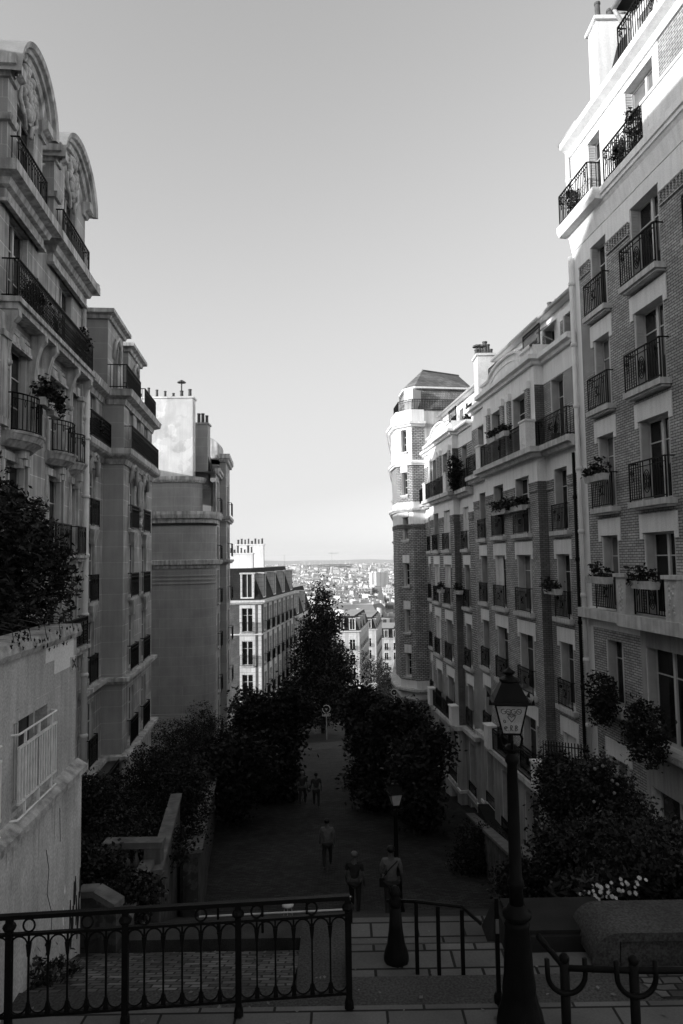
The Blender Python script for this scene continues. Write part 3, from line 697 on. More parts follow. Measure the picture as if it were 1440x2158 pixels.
# cove and slab above the top brick row
sweep(b, 'ledge', [A, B], [(-.05, 10.05), (.02, 10.05), (.06, 10.3), (.1, 10.5), (.16, 10.6), (.2, 10.62), (.2, 10.72), (.25, 10.74), (.25, 10.95), (-.05, 10.95)], ['plaster'])
fb = [RP(F0+.05, 0), RP(F0+.05, .9), RP(19.75, .9), RP(19.75, 0)]
sweep(b, 'ledge', [RP(F0+.1, .2), RP(19.7, .2)], [(-.05, 10.6), (.2, 10.62), (.27, 10.75), (.27, 10.96), (-.05, 10.96)], ['plaster'])
sweep(b, 'ledge', [A, B], flatprof(.3, -1.95, -1.66), ['trim_r']); sweep(b, 'ledge', [RP(19.3), B], flatprof(.5, -1.98, -1.64), ['trim_r'])
for x0, x1 in ((.5, ca-.55), (ca+.55, cb-.78), (cb+.78, cc-.78)):
    mb = MB(); mb.box(x0, x1, -.05, -.003, 8.95, 9.02); mb.box(x0, x1, -.05, -.003, 9.28, 9.34); n = int((x1-x0)/.13)
    for k in range(n): q = x0+.02+(x1-x0-.08)*k/max(1, n-1); mb.box(q, q+.06, -.04, -.003, 9.02, 9.28)
    b.part('brick_course', mb, ['brick'], Mx)
# solid parapets at the ledge of the fourth row and upper floor
for c in (cb-1.2, cb+1.2):
    mb = MB(); mb.box(c-.26, c+.26, -.48, -.003, -1.64, -.62); mb.box(c-.32, c+.32, -.54, -.003, -.62, -.52)
    for k in range(14): mb.ball((c+rn.uniform(-.12, .12), -.485, -1.5+.75*k/13), .05, 0, 6, (1, .35, 1))
    b.part('parapet', mb, ['trim_r'], Mx)
mb = MB(); mb.box(cb+.55, L, -.24, -.1, 10.96, 11.85); mb.box(cb+.5, L, -.28, -.06, 11.85, 11.93); mb.box(cb+.8, L, -.255, -.24, 11.68, 11.73); mb.box(cb+.8, cb+.85, -.255, -.24, 11.1, 11.68); b.part('parapet', mb, ['plaster'], Mx)
for x0, x1, out, st in ((.05, 2.1, .42, 'oval'), (ca+.95, cb+.5, .2, 'oval')):
    q = round(x1-x0, 2); place('railing', cached(('r', q, 1.0, out, st, 0), lambda: m_rail(q, 1.0, out, st)), b.root, Mx @ T3((x0+x1)/2, 0, 10.96))
# upper cornice, attic, roof
sweep(b, 'cornice', [A, B], [(-.05, 13.3), (.05, 13.3), (.1, 13.5), (.3, 13.62), (.32, 13.8), (-.05, 13.8)], ['plaster'])
A2, B2_ = RP(F0-2.9, -.7), RP(N0, -.7)
xs = [.8, 2.1, 3.4, 4.7]
_, MA, LA = panel(b, A2, B2_, 13.5, 16.0, [(x-.4, x+.4, 14.3, 15.6) for x in xs], [], ('plaster', 'plaster'), .2)
for x in xs: window(b, MA, x, 14.3, .8, 1.3, rn, shut=None, sill=None, lintel=False)
panel(b, RP(F0-2.9, -6), A2, 13.5, 16.0, (), (), ('plaster',))
mb = MB(); g0, g1 = RP(F0-3.1, -.1), RP(N0, -.1); mb.tube([(*g0, 16.1), (*g1, 16.1)], .1, 8)
pp = RP(F0-2.95, -.6); mb.tube([(*g0, 16.08), (g0[0]+.1, g0[1]-.05, 15.8), (pp[0], pp[1], 15.5), (pp[0], pp[1], 13.8)], .06, 7); b.part('gutter', mb, ['zinc'], smooth=True)
roofprism(b, (g0, g1), (RP(F0-3.1, -6.5), RP(N0, -6.5)), 16.05, 17.6, hipn=.2, hipf=1.8, mat='slate_dark')
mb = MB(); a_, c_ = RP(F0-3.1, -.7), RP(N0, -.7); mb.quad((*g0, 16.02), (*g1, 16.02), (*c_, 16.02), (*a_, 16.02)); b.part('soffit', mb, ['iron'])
# sloping mansard gable at the far end, with dormer
mb = MB(); q0 = RP(F0-.05, -.15); q1 = RP(F0-.05, -5.5); 
P = [(*RP(F0, -.3), 13.8), (*RP(F0-2.9, -.3), 13.8), (*RP(F0-2.9, -.9), 16.0), (*RP(F0-1.5, -.9), 16.0)]
Q = [(*RP(F0, -6), 13.8), (*RP(F0-1.5, -6), 16.0)]
mb.quad(*P); mb.quad(Q[0], P[0], P[3], Q[1]); mb.face([P[3], P[2], (*RP(F0-2.9, -6), 16.0), Q[1]]); b.part('roof', mb, ['slate_dark'])
chimney(b, 8.3, 9.5, 20.5, 21.2, 13.7, 17.0, 3, 'plaster', rn, 'x')
mb = MB(); g0, g1 = RP(F0+.05, -.02), RP(F0-1.2, -.02)
p = RP(F0-.12, .14); mb.tube([(*RP(F0+.1, .25), 13.85), (*RP(F0-1.2, .25), 13.85)], .08, 7); b.part('gutter', mb, ['zinc'], smooth=True)
p = RP(F0-.08, .12); downpipe(b, p[0], p[1], -9, 9.9, .075, 'pipe'); p2 = RP(F0-.1, .1); downpipe(b, p2[0], p2[1], 10.96, 13.8, .07, 'pipe')
longq = 3.4; place('railing', cached(('r', longq, 1.0, .25, 'oval', 0), lambda: m_rail(longq, 1.0, .25, 'oval')), b.root, Mx @ T3(5.6, 0, 13.8))
backwalls(b, [A, B], (RP(F0, -9), RP(N0, -9)), -12.5, 13.7, 'plaster_dirty')
R1M = Mx; R1b = b
# --- corner tower building
b = Bld('corner_tower_building', (4.7, 45.5, -15), 'brick corner tower with octagonal end and hipped slate roof'); rn = random.Random(9)
TP = [(4.6, 58.0), (3.62, 48.2), (3.78, 46.0), (4.74, 45.0), (5.62, 45.15)]
fc = list(zip(TP, TP[1:]))
for i, (A, B) in enumerate(fc):
    Lq = (Vector(B)-Vector(A)).length; holes = []
    white = i < 3
    bands = [(0, Lq, 2.25, 3.7, 1), (0, Lq, -9.2, -8.0, 1), (0, Lq, 6.2, 6.5, 1), (0, Lq, 8.7, 11, 1)]
    if white: bands.append((0, Lq, 6.2, 11, 1))
    cols = [Lq/2] if i == 2 else ([Lq-1.5, Lq-4.5] if i == 0 else [])
    if cols:
        for c in cols:
            for z in (7.1, 4.2, 1.2, -1.85, -4.9, -7.75, -11.8): holes.append((c-.24, c+.24, z, z+1.5))
    _, Mx, Lq = panel(b, A, B, -16, 9.9, holes, bands, ('brick_far', 'plaster'), .22)
    for c in cols:
        for z in (7.1, 4.2, 1.2, -1.85, -4.9, -7.75, -11.8):
            window(b, Mx, c, z, .48, 1.5, rn, bars=(.35, .68), shut=None, sill='thin', lintel=False)
            mb = MB(); mb.box(c-.3, c+.3, -.05, -.003, z+1.52, z+2.05)
            if z < 6: b.part('lintel', mb, ['plaster'], Mx)
sweep(b, 'ledge', TP, slabprof(.28, 3.05, 3.28), ['trim_r']); sweep(b, 'ledge', TP, slabprof(.25, 6.15, 6.42), ['plaster'])
sweep(b, 'ledge', TP, slabprof(.35, -8.75, -8.5), ['trim_r']); sweep(b, 'cornice', TP, slabprof(.35, 8.75, 9.05), ['plaster'])
sweep(b, 'brick_course', TP, flatprof(.05, 1.95, 2.2), ['brick_dark'])
def off(p, c, k): return (c[0]+(p[0]-c[0])*k, c[1]+(p[1]-c[1])*k)
mb = MB()
base = [(3.75, 48.2), (3.9, 46.1), (4.8, 45.15), (9.6, 46), (10.4, 56), (4.7, 57.5)]; cen = (7.0, 50.5)
base = list(reversed(base)) if False else base
mb.face([(x, y, 9.85) for x, y in base]); b.part('roof', mb, ['zinc'])
ring0 = [off(p, cen, .9) for p in base]; ring1 = [off(p, cen, .78) for p in base]; ring1b = [off(p, cen, .84) for p in base]
mb = MB(); mb.frustum(ring0, 9.86, ring1, 11.6); b.part('mansard', mb, ['tile'])
mb = MB(); mb.frustum(ring1b, 11.6, ring1b, 11.72); b.part('cornice', mb, ['plaster'])
rA, rB = (6.0, 48.6), (8.9, 50.2)
mb = MB(); n = len(ring1b)
tp = [rB if i in (4, 5) else rA for i in range(n)]
for i in range(n):
    j = (i+1) % n; mb.face([(*ring1b[i], 11.73), (*ring1b[j], 11.73), (*tp[j], 13.5)]+([(*tp[i], 13.5)] if tp[i] != tp[j] else []))
mb.tube([(*rA, 13.52), (*rB, 13.52)], .07, 6); b.part('roof', mb, ['slate'])
# dormer and roof-terrace railing
_, Mx = None, b.frame(base[1], base[2])[0]
mb = MB(); mb.box(.35, 1.15, .35, 1.2, 9.86, 11.4); mb.box(.43, 1.07, .33, .35, 10.0, 11.3); b.part('dormer', mb, ['frame'], Mx)
for A, B in zip(base[:3], base[1:4]):
    Mx, Lq = b.frame(A, B); q = round(Lq, 2); o = place('railing', cached(('r', q, .75, .0, 'bars', 0), lambda: m_rail(q, .75, .0, 'bars')), b.root, Mx @ T3(Lq/2, .1, 9.9))
backwalls(b, TP, ((10.5, 57), (10.5, 46)), -16, 9.8, 'plaster_dirty')
# ================================================================== LEFT BUILDINGS
def lpan(b, D0, D1, zb, zt, wins, o=0, X0=-6.75, mats=('stone', 'trim'), depth=.3, bands=()):
    """wins: (D, w, z, h)"""
    hl = [((D-D0)*1.005-w/2, (D-D0)*1.005+w/2, z, z+h) for D, w, z, h in wins]
    return panel(b, LP(D0, o, X0), LP(D1, o, X0), zb, zt, hl, bands, mats, depth)
# --- near left building
D0 = 15.6
b = Bld('apartment_building', (*LP(17), -10), 'tall carved stone apartment building at the far left with two arched roof pavilions'); rn = random.Random(21)
D0 = 15.6; D1 = 23.75; X = lambda D: (D-D0)*1.005
c1, c2, c3 = 17.75, 20.95, 22.95
rowz = [3.36, .28, -2.72, -5.72]
wins = [(c, w, z, 2.35) for c, w in ((c1, 1.5), (c2, 1.4), (c3, .7)) for z in rowz]+[(19.35, .5, z, 2.0) for z in rowz[:1]]+[(c, 1.45, 6.68, 2.35) for c in (c1, 21.9)]
_, Mx, L = lpan(b, D0, D1, -10.5, 9.5, wins)
for D, w_, z, h in wins:
    window(b, Mx, X(D), z, w_, h, rn, bars=(.35, .68), shut='fold' if w_ > .6 else None, sill=None, lintel=False, shmat='shutter_white', rec=.17)
    mb = MB(); x = X(D); e = w_/2   # moulded surround
    for s in (-1, 1): mb.box(min(x+s*e+s*.02, x+s*e+s*.16), max(x+s*e+s*.02, x+s*e+s*.16), -.06, -.003, z+.02, z+h)
    mb.box(x-e-.18, x+e+.18, -.09, -.003, z+h+.003, z+h+.22); mb.box(x-.12, x+.12, -.16, -.09, z+h-.05, z+h+.24)
    if z != 6.68: b.part('surround', mb, ['trim'], Mx)
# pilasters
for D in (16.55, 23.5):
    x = X(D); mb = MB(); mb.box(x-.22, x+.22, -.16, -.003, 3.5, 6.2); mb.box(x-.28, x+.28, -.22, -.003, 5.6, 5.75); mb.box(x-.26, x+.26, -.2, -.003, 3.4, 3.6); b.part('pilaster', mb, ['trim'], Mx)
mb = MB(); mb.box(X(15.7), X(16.4), -.14, -.003, -10, 6.2); b.part('pier', mb, ['stone'], Mx)
balcony(b, Mx, X(c1), 3.34, 1.75, .22, .22, 'belly', .98, bow=.38, brackets=0)
balcony(b, Mx, X(c2), 3.34, 1.6, .18, .22, 'belly', .98, bow=.38, brackets=0)
balcony(b, Mx, X(c3), 3.34, .9, .1, .22, 'belly', .98, bow=.25, brackets=0)
for c in (c1, c2, c3): 
    mb = MB(); x = X(c); mb.box(x-.14, x+.14, -.3, -.003, 2.75, 3.0); mb.box(x-.1, x+.1, -.2, -.003, 2.5, 2.75); b.part('bracket', mb, ['trim'], Mx)
for c, w_ in ((c1, 1.7), (c2, 1.6), (c3, .9)):
    balcony(b, Mx, X(c), .26, w_, .3, .2, 'belly', .95, brackets=2)
balcony(b, Mx, X(20.6), -2.74, 5.6, .4, .24, 'scroll', .95, brackets=5)
for c in (c1, c2): balcony(b, Mx, X(c), -5.74, 1.6, .35, .3, 'bars', .95, brackets=0)
# the long balcony on scroll consoles
balcony(b, Mx, X(20.15), 6.66, 7.1, .4, .3, 'scroll', 1.0)
for D in (16.75, 18.75, 19.75, 22.0, 23.5):
    x = X(D); mb = MB()
    pr = [(0, 6.36), (.42, 6.36), (.43, 6.2), (.3, 6.05), (.2, 5.7), (.15, 5.25), (.16, 5.05), (0, 5.0)]
    v0 = [(x-.12, -o-.003, z) for o, z in pr]; v1 = [(x+.12, -o-.003, z) for o, z in pr]
    for i in range(len(pr)-1): mb.quad(v0[i], v0[i+1], v1[i+1], v1[i])
    mb.face(v0[::-1]); mb.face(v1); mb.ball((x, -.16, 5.05), .1, 0, 8); mb.ball((x, -.13, 4.88), .07, 0, 8); b.part('console', mb, ['trim'], Mx)
for x0, x1 in ((X(17.0), X(18.55)), (X(20.1), X(21.8))):
    mb = MB(); mb.box(x0, x1, -.05, -.003, 6.0, 6.08); mb.box(x0, x1, -.1, -.003, 5.7, 5.8); mb.box(x0, x1, -.14, -.003, 5.62, 5.7)
    b.part('frieze', mb, ['trim'], Mx)
# cornice under the pavilions
LPTS = [LP(16.45, 0), LP(19.15, 0)]
prof = [(-.05, 9.0), (.08, 9.0), (.08, 9.08), (.02, 9.1), (.02, 9.35), (.14, 9.4), (.2, 9.55), (.42, 9.62), (.42, 9.9), (-.05, 9.9)]
for a, c in ((16.4, 19.15), (20.05, 23.62)):
    sweep(b, 'cornice', [LP(a, -2.5), LP(a, .14), LP(c, .14), LP(c, -.6)], prof, ['trim'])
    x0, x1 = X(a+.2), X(c-.2); balcony(b, Mx, (x0+x1)/2, 9.9, x1-x0-.3, .3, .1, 'bars', 1.0, slab=False) if False else place('railing', cached(('r', round(x1-x0-.2, 2), 1.0, .34, 'belly', 0), lambda: m_rail(round(x1-x0-.2, 2), 1.0, .34, 'belly')), b.root, Mx @ T3((x0+x1)/2, 0, 9.9))
    # pavilion body
    cx = (x0+x1)/2; W = (c-a)*1.005-.16; xa, xb = X(a)+.08, X(c)-.08; wz = 2.1
    pA, pB = LP(a+.08, .13), LP(c-.08, .13)
    _, Mp, Lp = panel(b, pA, pB, 9.5, 12.75, [(W/2-.7, W/2+.7, 9.95, 9.95+wz)], [], ('stone', 'trim'), .3)
    window(b, Mp, W/2, 9.95, 1.4, wz, rn, bars=(.35, .68), sill=None, lintel=False, shmat='shutter_white', rec=.17)
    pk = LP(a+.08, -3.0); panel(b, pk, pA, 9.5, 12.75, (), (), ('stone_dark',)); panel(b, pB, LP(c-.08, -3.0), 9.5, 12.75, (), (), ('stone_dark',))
    sweep(b, 'cornice', [pk, pA, LP(a+.5, .13)], [(-.05, 11.15), (.1, 11.15), (.14, 11.3), (.1, 11.32), (-.05, 11.32)], ['trim'])
    # end cornices
    for q0, q1 in ((pk, pA), ):
        sweep(b, 'cornice', [pk, pA, LP(a+.55, .13)], [(-.05, 12.3), (.08, 12.3), (.12, 12.42), (.28, 12.5), (.28, 12.76), (-.05, 12.76)], ['trim'])
    sweep(b, 'cornice', [LP(c-.5, .13), pB, LP(c-.08, -2)], [(-.05, 12.2), (.08, 12.2), (.12, 12.32), (.28, 12.4), (.28, 12.65), (-.05, 12.65)], ['trim'])
    # arched hood: barrel roof with moulded rim
    n = 18; rx = W/2+.12; rz = 1.45; zc = 12.35
    arc = lambda t, dx, dz: (W/2-(rx+dx)*math.cos(math.pi*t), zc+(rz+dz)*math.sin(math.pi*t))
    mb = MB(); mt = MB(); mf = MB()
    for i in range(n):
        t0, t1 = i/n, (i+1)/n
        for (d0, y0), (d1, y1) in (((-.3, -.1), (-.22, -.15)), ((-.22, -.15), (-.14, -.15)), ((-.14, -.15), (-.14, -.24)), ((-.14, -.24), (-.04, -.26)), ((-.04, -.26), (-.02, -.36)), ((-.02, -.36), (.1, -.4)), ((.1, -.4), (.1, -.2)), ((-.3, .02), (-.3, -.1))):
            a0 = arc(t0, d0, d0); a1 = arc(t1, d0, d0); e0 = arc(t0, d1, d1); e1 = arc(t1, d1, d1)
            mb.quad((a0[0], y0, a0[1]), (a1[0], y0, a1[1]), (e1[0], y1, e1[1]), (e0[0], y1, e0[1]))
        a0 = arc(t0, .1, .1); a1 = arc(t1, .1, .1); mt.quad((a0[0], -.4, a0[1]+.01), (a0[0], 3.0, a0[1]+.01), (a1[0], 3.0, a1[1]+.01), (a1[0], -.4, a1[1]+.01))
        a0 = arc(t0, -.1, -.1); a1 = arc(t1, -.1, -.1); mf.quad((a0[0], 0, zc+.0), (a1[0], 0, zc+.0), (a1[0], 0, a1[1]), (a0[0], 0, a0[1]))
        mf.quad((a0[0], 3, a0[1]), (a1[0], 3, a1[1]), (a1[0], 3, zc), (a0[0], 3, zc))
    b.part('hood', mb, ['trim'], Mp); b.part('hood_roof', mt, ['zinc'], Mp); b.part('tympanum', mf, ['stone'], Mp)
    mb = MB()   # carved fruit garland
    for i in range(46):
        t = i/45; wdt = .55*math.sin(math.pi*(t*.8+.2)); q = rn.uniform(-wdt, wdt)
        mb.ball((W/2+q, -.05, zc+rz-.42-1.25*t-abs(q)*.25), rn.uniform(.09, .16), 0, 7, (1, .8, 1))
    mb.tube([(W/2-.55, -.03, zc+.3), (W/2-.62, -.05, zc-.1), (W/2-.3, -.05, zc-.35), (W/2-.2, -.05, zc-.7)], .06, 6)
    mb.tube([(W/2+.55, -.03, zc+.3), (W/2+.62, -.05, zc-.1), (W/2+.3, -.05, zc-.35), (W/2+.2, -.05, zc-.7)], .06, 6)
    b.part('carving', mb, ['trim'], Mp, True)
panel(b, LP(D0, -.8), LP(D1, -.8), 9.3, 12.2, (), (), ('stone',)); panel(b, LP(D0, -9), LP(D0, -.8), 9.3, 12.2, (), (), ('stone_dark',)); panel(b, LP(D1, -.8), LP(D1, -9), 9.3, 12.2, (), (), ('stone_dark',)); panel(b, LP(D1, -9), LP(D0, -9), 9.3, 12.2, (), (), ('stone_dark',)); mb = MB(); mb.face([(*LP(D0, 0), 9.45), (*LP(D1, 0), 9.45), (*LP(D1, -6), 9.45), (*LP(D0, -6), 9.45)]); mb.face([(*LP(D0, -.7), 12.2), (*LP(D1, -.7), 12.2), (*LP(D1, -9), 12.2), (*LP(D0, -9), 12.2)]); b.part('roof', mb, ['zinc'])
p = LP(23.74, .2); downpipe(b, p[0], p[1], -9.5, 6.3, .11); p = LP(23.72, .1); downpipe(b, p[0], p[1], 6.7, 9.4, .07, top=[(p[0]+.3, p[1], 9.7), (p[0]+.5, p[1], 9.9)])
backwalls(b, [LP(D0), LP(D1)], (LP(D0, -9), LP(D1, -9)), -10.5, 9.46, 'stone_dark')
L1M = Mx
# --- second left building
b = Bld('apartment_building', (*LP(26), -11), 'stone apartment building with patterned iron balconies between the drainpipe and the plain curved wall'); rn = random.Random(33)
D0, Dm, D1 = 23.8, 26.9, 33.2; X = lambda D: (D-D0)*1.005
rowz = [1.36, -1.42, -4.35, -7.3]
wn = [(25.3, 1.0, z, 2.2) for z in rowz]+[(25.3, .9, 4.55, 1.9)]
_, Ma, La = lpan(b, D0, Dm, -11.5, 6.6, wn, bands=())
for D, w_, z, h in wn: window(b, Ma, X(D), z, w_, h, rn, bars=(.35, .68), shut=None, pane='pane', sill='thin', lintel=False, rail='belly' if z != 4.55 else None, out=.14, railh=.98, rec=.1)
oo = .8; Xb = lambda D: (D-Dm)*1.005
wn = [(D, 1.2, z, 2.2) for D in (28.5, 31.2) for z in rowz]+[(D, .9, 4.6, 1.8) for D in (28.3, 29.9, 31.6)]
_, Mb_, Lb = lpan(b, Dm, D1, -11.5, 6.6, wn, o=oo)
for D, w_, z, h in wn: window(b, Mb_, Xb(D), z, w_, h, rn, bars=(.35, .68), shut=None, sill='thin' if z != 4.6 else None, lintel=False, rail='belly' if z != 4.6 else None, out=.16, railh=.98, railw=1.5, rec=.1, pane='pane')
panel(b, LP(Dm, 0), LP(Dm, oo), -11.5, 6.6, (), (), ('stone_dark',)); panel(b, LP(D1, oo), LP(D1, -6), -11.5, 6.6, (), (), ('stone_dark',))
pts = [LP(D0), LP(Dm), LP(Dm, oo), LP(D1, oo)]
for z, o in ((-4.45, .3), (-7.4, .35), (-10.4, .2)): sweep(b, 'ledge', pts, slabprof(o, z-.25, z), ['trim'])
sweep(b, 'cornice', [LP(D0), LP(Dm), LP(Dm, oo), LP(D1, oo), LP(D1, 0)], [(-.05, 3.9), (.05, 3.9), (.12, 4.1), (.3, 4.2), (.36, 4.28), (.36, 4.5), (-.05, 4.5)], ['trim'])
sweep(b, 'cornice', [LP(D0), LP(Dm), LP(Dm, oo), LP(D1, oo), LP(D1, 0)], [(-.05, 6.3), (.05, 6.3), (.1, 6.5), (.35, 6.6), (.4, 6.85), (-.05, 6.85)], ['trim'])
def lr(b, Mx, x0, x1, z, out, st, h=.95):
    q = round(x1-x0, 2); return place('railing', cached(('r', q, h, out, st, 0), lambda: m_rail(q, h, out, st)), b.root, Mx @ T3((x0+x1)/2, 0, z))
lr(b, Ma, .1, La-.1, 4.5, .32, 'scroll'); lr(b, Mb_, .05, Lb-.1, 4.5, .32, 'scroll')
for z in (1.36, ):   # carved window heads with brackets
    for Mx_, x in ((Ma, X(25.3)), (Mb_, Xb(28.5)), (Mb_, Xb(31.2))):
        mb = MB()
        for s in (-1, 1): mb.tube([(x+s*.5, -.06, z+1.9), (x+s*.52, -.1, z+2.35), (x+s*.3, -.12, z+2.6), (x, -.12, z+2.7)], .08, 6)
        for k in range(16): mb.ball((x+rn.uniform(-.5, .5), -.06, z+2.45+rn.random()*.15), .08, 0, 6)
        b.part('carving', mb, ['trim'], Mx_, True)
for z in rowz[:2]:
    for Mx_, x in ((Ma, X(25.3)), (Mb_, Xb(28.5)), (Mb_, Xb(31.2))):
        mb = MB(); mb.frustum([(x-.12, -.12), (x+.12, -.12), (x+.12, -.003), (x-.12, -.003)], z-.72, [(x-.45, -.2), (x+.45, -.2), (x+.45, -.003), (x-.45, -.003)], z-.13); b.part('bracket', mb, ['trim'], Mx_)
mb = MB(); x = (Xb(28.5)+Xb(31.2))/2
ring(mb, x, -.1, 2.9, .3, .6, .1, 18); 
for k in range(14): mb.ball((x+rn.uniform(-.2, .2), -.1, 1.6+k*.08), .1, 0, 6)
b.part('cartouche', mb, ['trim'], Mb_, True)
# two attic pavilions
for a, c, zt, oq in ((26.5, 29.2, 9.7, .25), (30.3, 33.0, 9.55, .25)):
    pA, pB = LP(a, oq), LP(c, oq); W = (c-a)*1.005
    _, Mp, _ = panel(b, pA, pB, 6.6, zt, [(W/2-.42, W/2+.42, 7.0, 8.9)], (), ('stone', 'trim'), .25)
    window(b, Mp, W/2, 7.0, .84, 1.9, rn, sill=None, lintel=False)
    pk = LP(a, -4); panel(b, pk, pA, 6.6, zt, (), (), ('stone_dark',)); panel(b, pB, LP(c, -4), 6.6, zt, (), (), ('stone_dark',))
    sweep(b, 'cornice', [pk, pA, pB, LP(c, -4)], [(-.05, zt-.05), (.1, zt-.05), (.14, zt+.08), (.3, zt+.14), (.3, zt+.3), (-.05, zt+.3)], ['trim'])
    mb = MB(); mb.face([(*pA, zt+.29), (*pB, zt+.29), (*LP(c, -4), zt+.29), (*pk, zt+.29)]); b.part('roof', mb, ['zinc'])
    mb = MB()
    for s in (-1, 1): mb.tube([(W/2+s*.55, -.05, 8.3), (W/2+s*.5, -.1, 8.9), (W/2, -.12, 9.3)], .07, 6)
    b.part('carving', mb, ['trim'], Mp, True); lr(b, Mp, -.05, W+.05, 6.86, .75, 'scroll', .95)
mb = MB(); mb.face([(*p_, 6.62) for p_ in (LP(D0), LP(Dm), LP(Dm, oo), LP(D1, oo), LP(D1, -8), LP(D0, -8))]); b.part('roof', mb, ['zinc'])
panel(b, LP(D0, -1.2), LP(D1, -1.2), 6.6, 9.3, (), (), ('slate_dark',), name='mansard'); panel(b, LP(D0, -8), LP(D0, -1.2), 6.6, 9.3, (), (), ('stone_dark',)); mb = MB(); mb.face([(*p_, 9.3) for p_ in (LP(D0, -1.2), LP(D1, -1.2), LP(D1, -8), LP(D0, -8))]); b.part('roof', mb, ['zinc'])
p = LP(25.6, -2.0); chimney(b, p[0]-.9, p[0]+.3, p[1]-.35, p[1]+.35, 9.2, 10.3, 2, 'stone_dark', rn, 'x', cowl=(0, 1))
backwalls(b, [LP(D0), LP(D1)], (LP(D0, -8), LP(D1, -8)), -11.5, 6.5, 'stone_dark')
# --- third left building: plain curved wall and tall chimney wall
b = Bld('apartment_building', (-9, 46, -14), 'apartment building with plain rounded stone wall below a tall peeling chimney wall'); rn = random.Random(44)
X3 = -3.95; Pc = LP(46.6, 0, X3)
cx_, cy_, rr = Pc[0]-1.6, Pc[1]-.0, 1.6
arc3 = [(cx_+rr*math.sin(R(a)), cy_-rr*math.cos(R(a))) for a in range(0, 91, 9)]
plan = [(-17.0, cy_-rr)]+arc3
def wallpoly(b, pts, z0, z1, mat, name='wall'):
    mb = MB()
    for p_, q_ in zip(pts, pts[1:]): mb.quad((*p_, z0), (*q_, z0), (*q_, z1), (*p_, z1))
    return b.part(name, mb, [mat])
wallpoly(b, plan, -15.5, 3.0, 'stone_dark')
sweep(b, 'cornice', plan+[LP(48.5, 0, X3)], [(-.05, 2.55), (.06, 2.55), (.08, 2.8), (.25, 2.85), (.32, 3.1), (.32, 3.3), (-.05, 3.3)], ['trim'])
sweep(b, 'brick_course', plan, [(-.02, 2.4), (.09, 2.4), (.09, 2.55), (-.02, 2.55)], ['slate_dark'])
sweep(b, 'ledge', plan+[LP(48.5, 0, X3)], [(-.05, -.5), (.08, -.45), (.12, -.28), (.3, -.2), (.34, .08), (-.05, .12)], ['trim'])
for z in (-.95, -1.2, -1.45): sweep(b, 'moulding', plan, [(-.02, z-.06), (.06, z-.04), (.06, z+.04), (-.02, z+.06)], ['stone_dark'])
pl2 = [(-17.0, cy_-rr+.7)]+[(cx_-.55+1.2*math.sin(R(a)), cy_-rr+1.9-1.2*math.cos(R(a))) for a in range(0, 91, 10)]
wallpoly(b, pl2, 3.2, 5.4, 'stone_dark'); sweep(b, 'cornice', pl2+[(pl2[-1][0], pl2[-1][1]+3)], [(-.05, 5.3), (.12, 5.35), (.2, 5.5), (.2, 5.72), (-.05, 5.75)], ['trim'])
mb = MB(); mb.face([(-17, cy_-rr, 3.28)]+[(x, y, 3.28) for x, y in arc3]+[(*LP(54.6, 0, X3), 3.28), (-17, 54.6, 3.28)]); mb.face([(x, y, 5.72) for x, y in pl2]+[(pl2[-1][0], 54.5, 5.72), (-17, 54.5, 5.72)]); b.part('roof', mb, ['zinc'])
ck = chimney(b, -14.6, -10.05, 46.0, 46.9, 5.7, 11.25, 8, 'peel', rn, 'x'); 
mb = MB(); mb.tube([(-10.9, 46.4, 11.2), (-10.9, 46.4, 12.4)], .05, 6); mb.lathe([(.05, 0), (.3, 0), (.3, .05), (.05, .2)], 10, (-10.9, 46.4, 12.3)); place('cowl', mb.mesh('cowl', ['pot']), ck)
chimney(b, -10.2, -9.35, 47.6, 48.6, 5.7, 9.75, 3, 'stone_dark', rn, 'x')
# street facade of the third building with projecting bay
X = lambda D: (D-46.6)*1.005
cols = (48.5,)
wn = [(D, 1.1, z, 2.3) for D in cols for z in (.1, -2.95, -6.0, -9.05, -12)]+[(D, 1.0, 3.4, 2.2) for D in (48.6,)]
_, Mx, _ = lpan(b, 46.6, 50.3, -16, 6.2, wn, X0=X3)
for D, w_, z, h in wn: window(b, Mx, X(D), z, w_, h, rn, bars=(.35, .68), sill='thin', lintel=False, rail='belly', out=.25, railw=1.5, railh=1, rec=.1)
A, B, C, D_ = LP(50.3, 0, X3), LP(50.3, .45, X3), LP(54.6, .45, X3), LP(54.6, -6, X3)
panel(b, A, B, -16, 7.6, (), (), ('stone_dark',)); _, Mx, _ = panel(b, B, C, -16, 7.6, [(1.6, 2.8, z, z+2.3) for z in (3.4, .3, -2.95, -6, -9.05)], (), ('stone', 'trim'), .3); panel(b, C, D_, -16, 7.6, (), (), ('stone_dark',))
for z in (3.4, .3, -2.95, -6, -9.05): window(b, Mx, 2.2, z, 1.2, 2.3, rn, sill='thin', lintel=False, rail='scroll', out=.3, railw=1.8, railh=1)
for z0, z1, o in ((7.3, 7.9, .3), (2.9, 3.3, .3), (-.2, .1, .3), (-12.4, -12.1, .3)): sweep(b, 'cornice', [A, B, C, D_], slabprof(o, z0, z1), ['trim'])
sweep(b, 'cornice', [LP(46.8, 0, X3), LP(50.3, 0, X3)], slabprof(.3, 6.0, 6.4), ['trim'])
mb = MB(); mb.face([(*LP(46.7, 0, X3), 6.15), (*LP(50.4, 0, X3), 6.15), (*LP(50.4, -6, X3), 6.15), (*LP(46.7, -6, X3), 6.15)]); mb.face([(*LP(50.3, .45, X3), 7.6), (*LP(54.6, .45, X3), 7.6), (*LP(54.6, -5, X3), 7.6), (*LP(50.3, -5, X3), 7.6)]); b.part('roof', mb, ['zinc'])
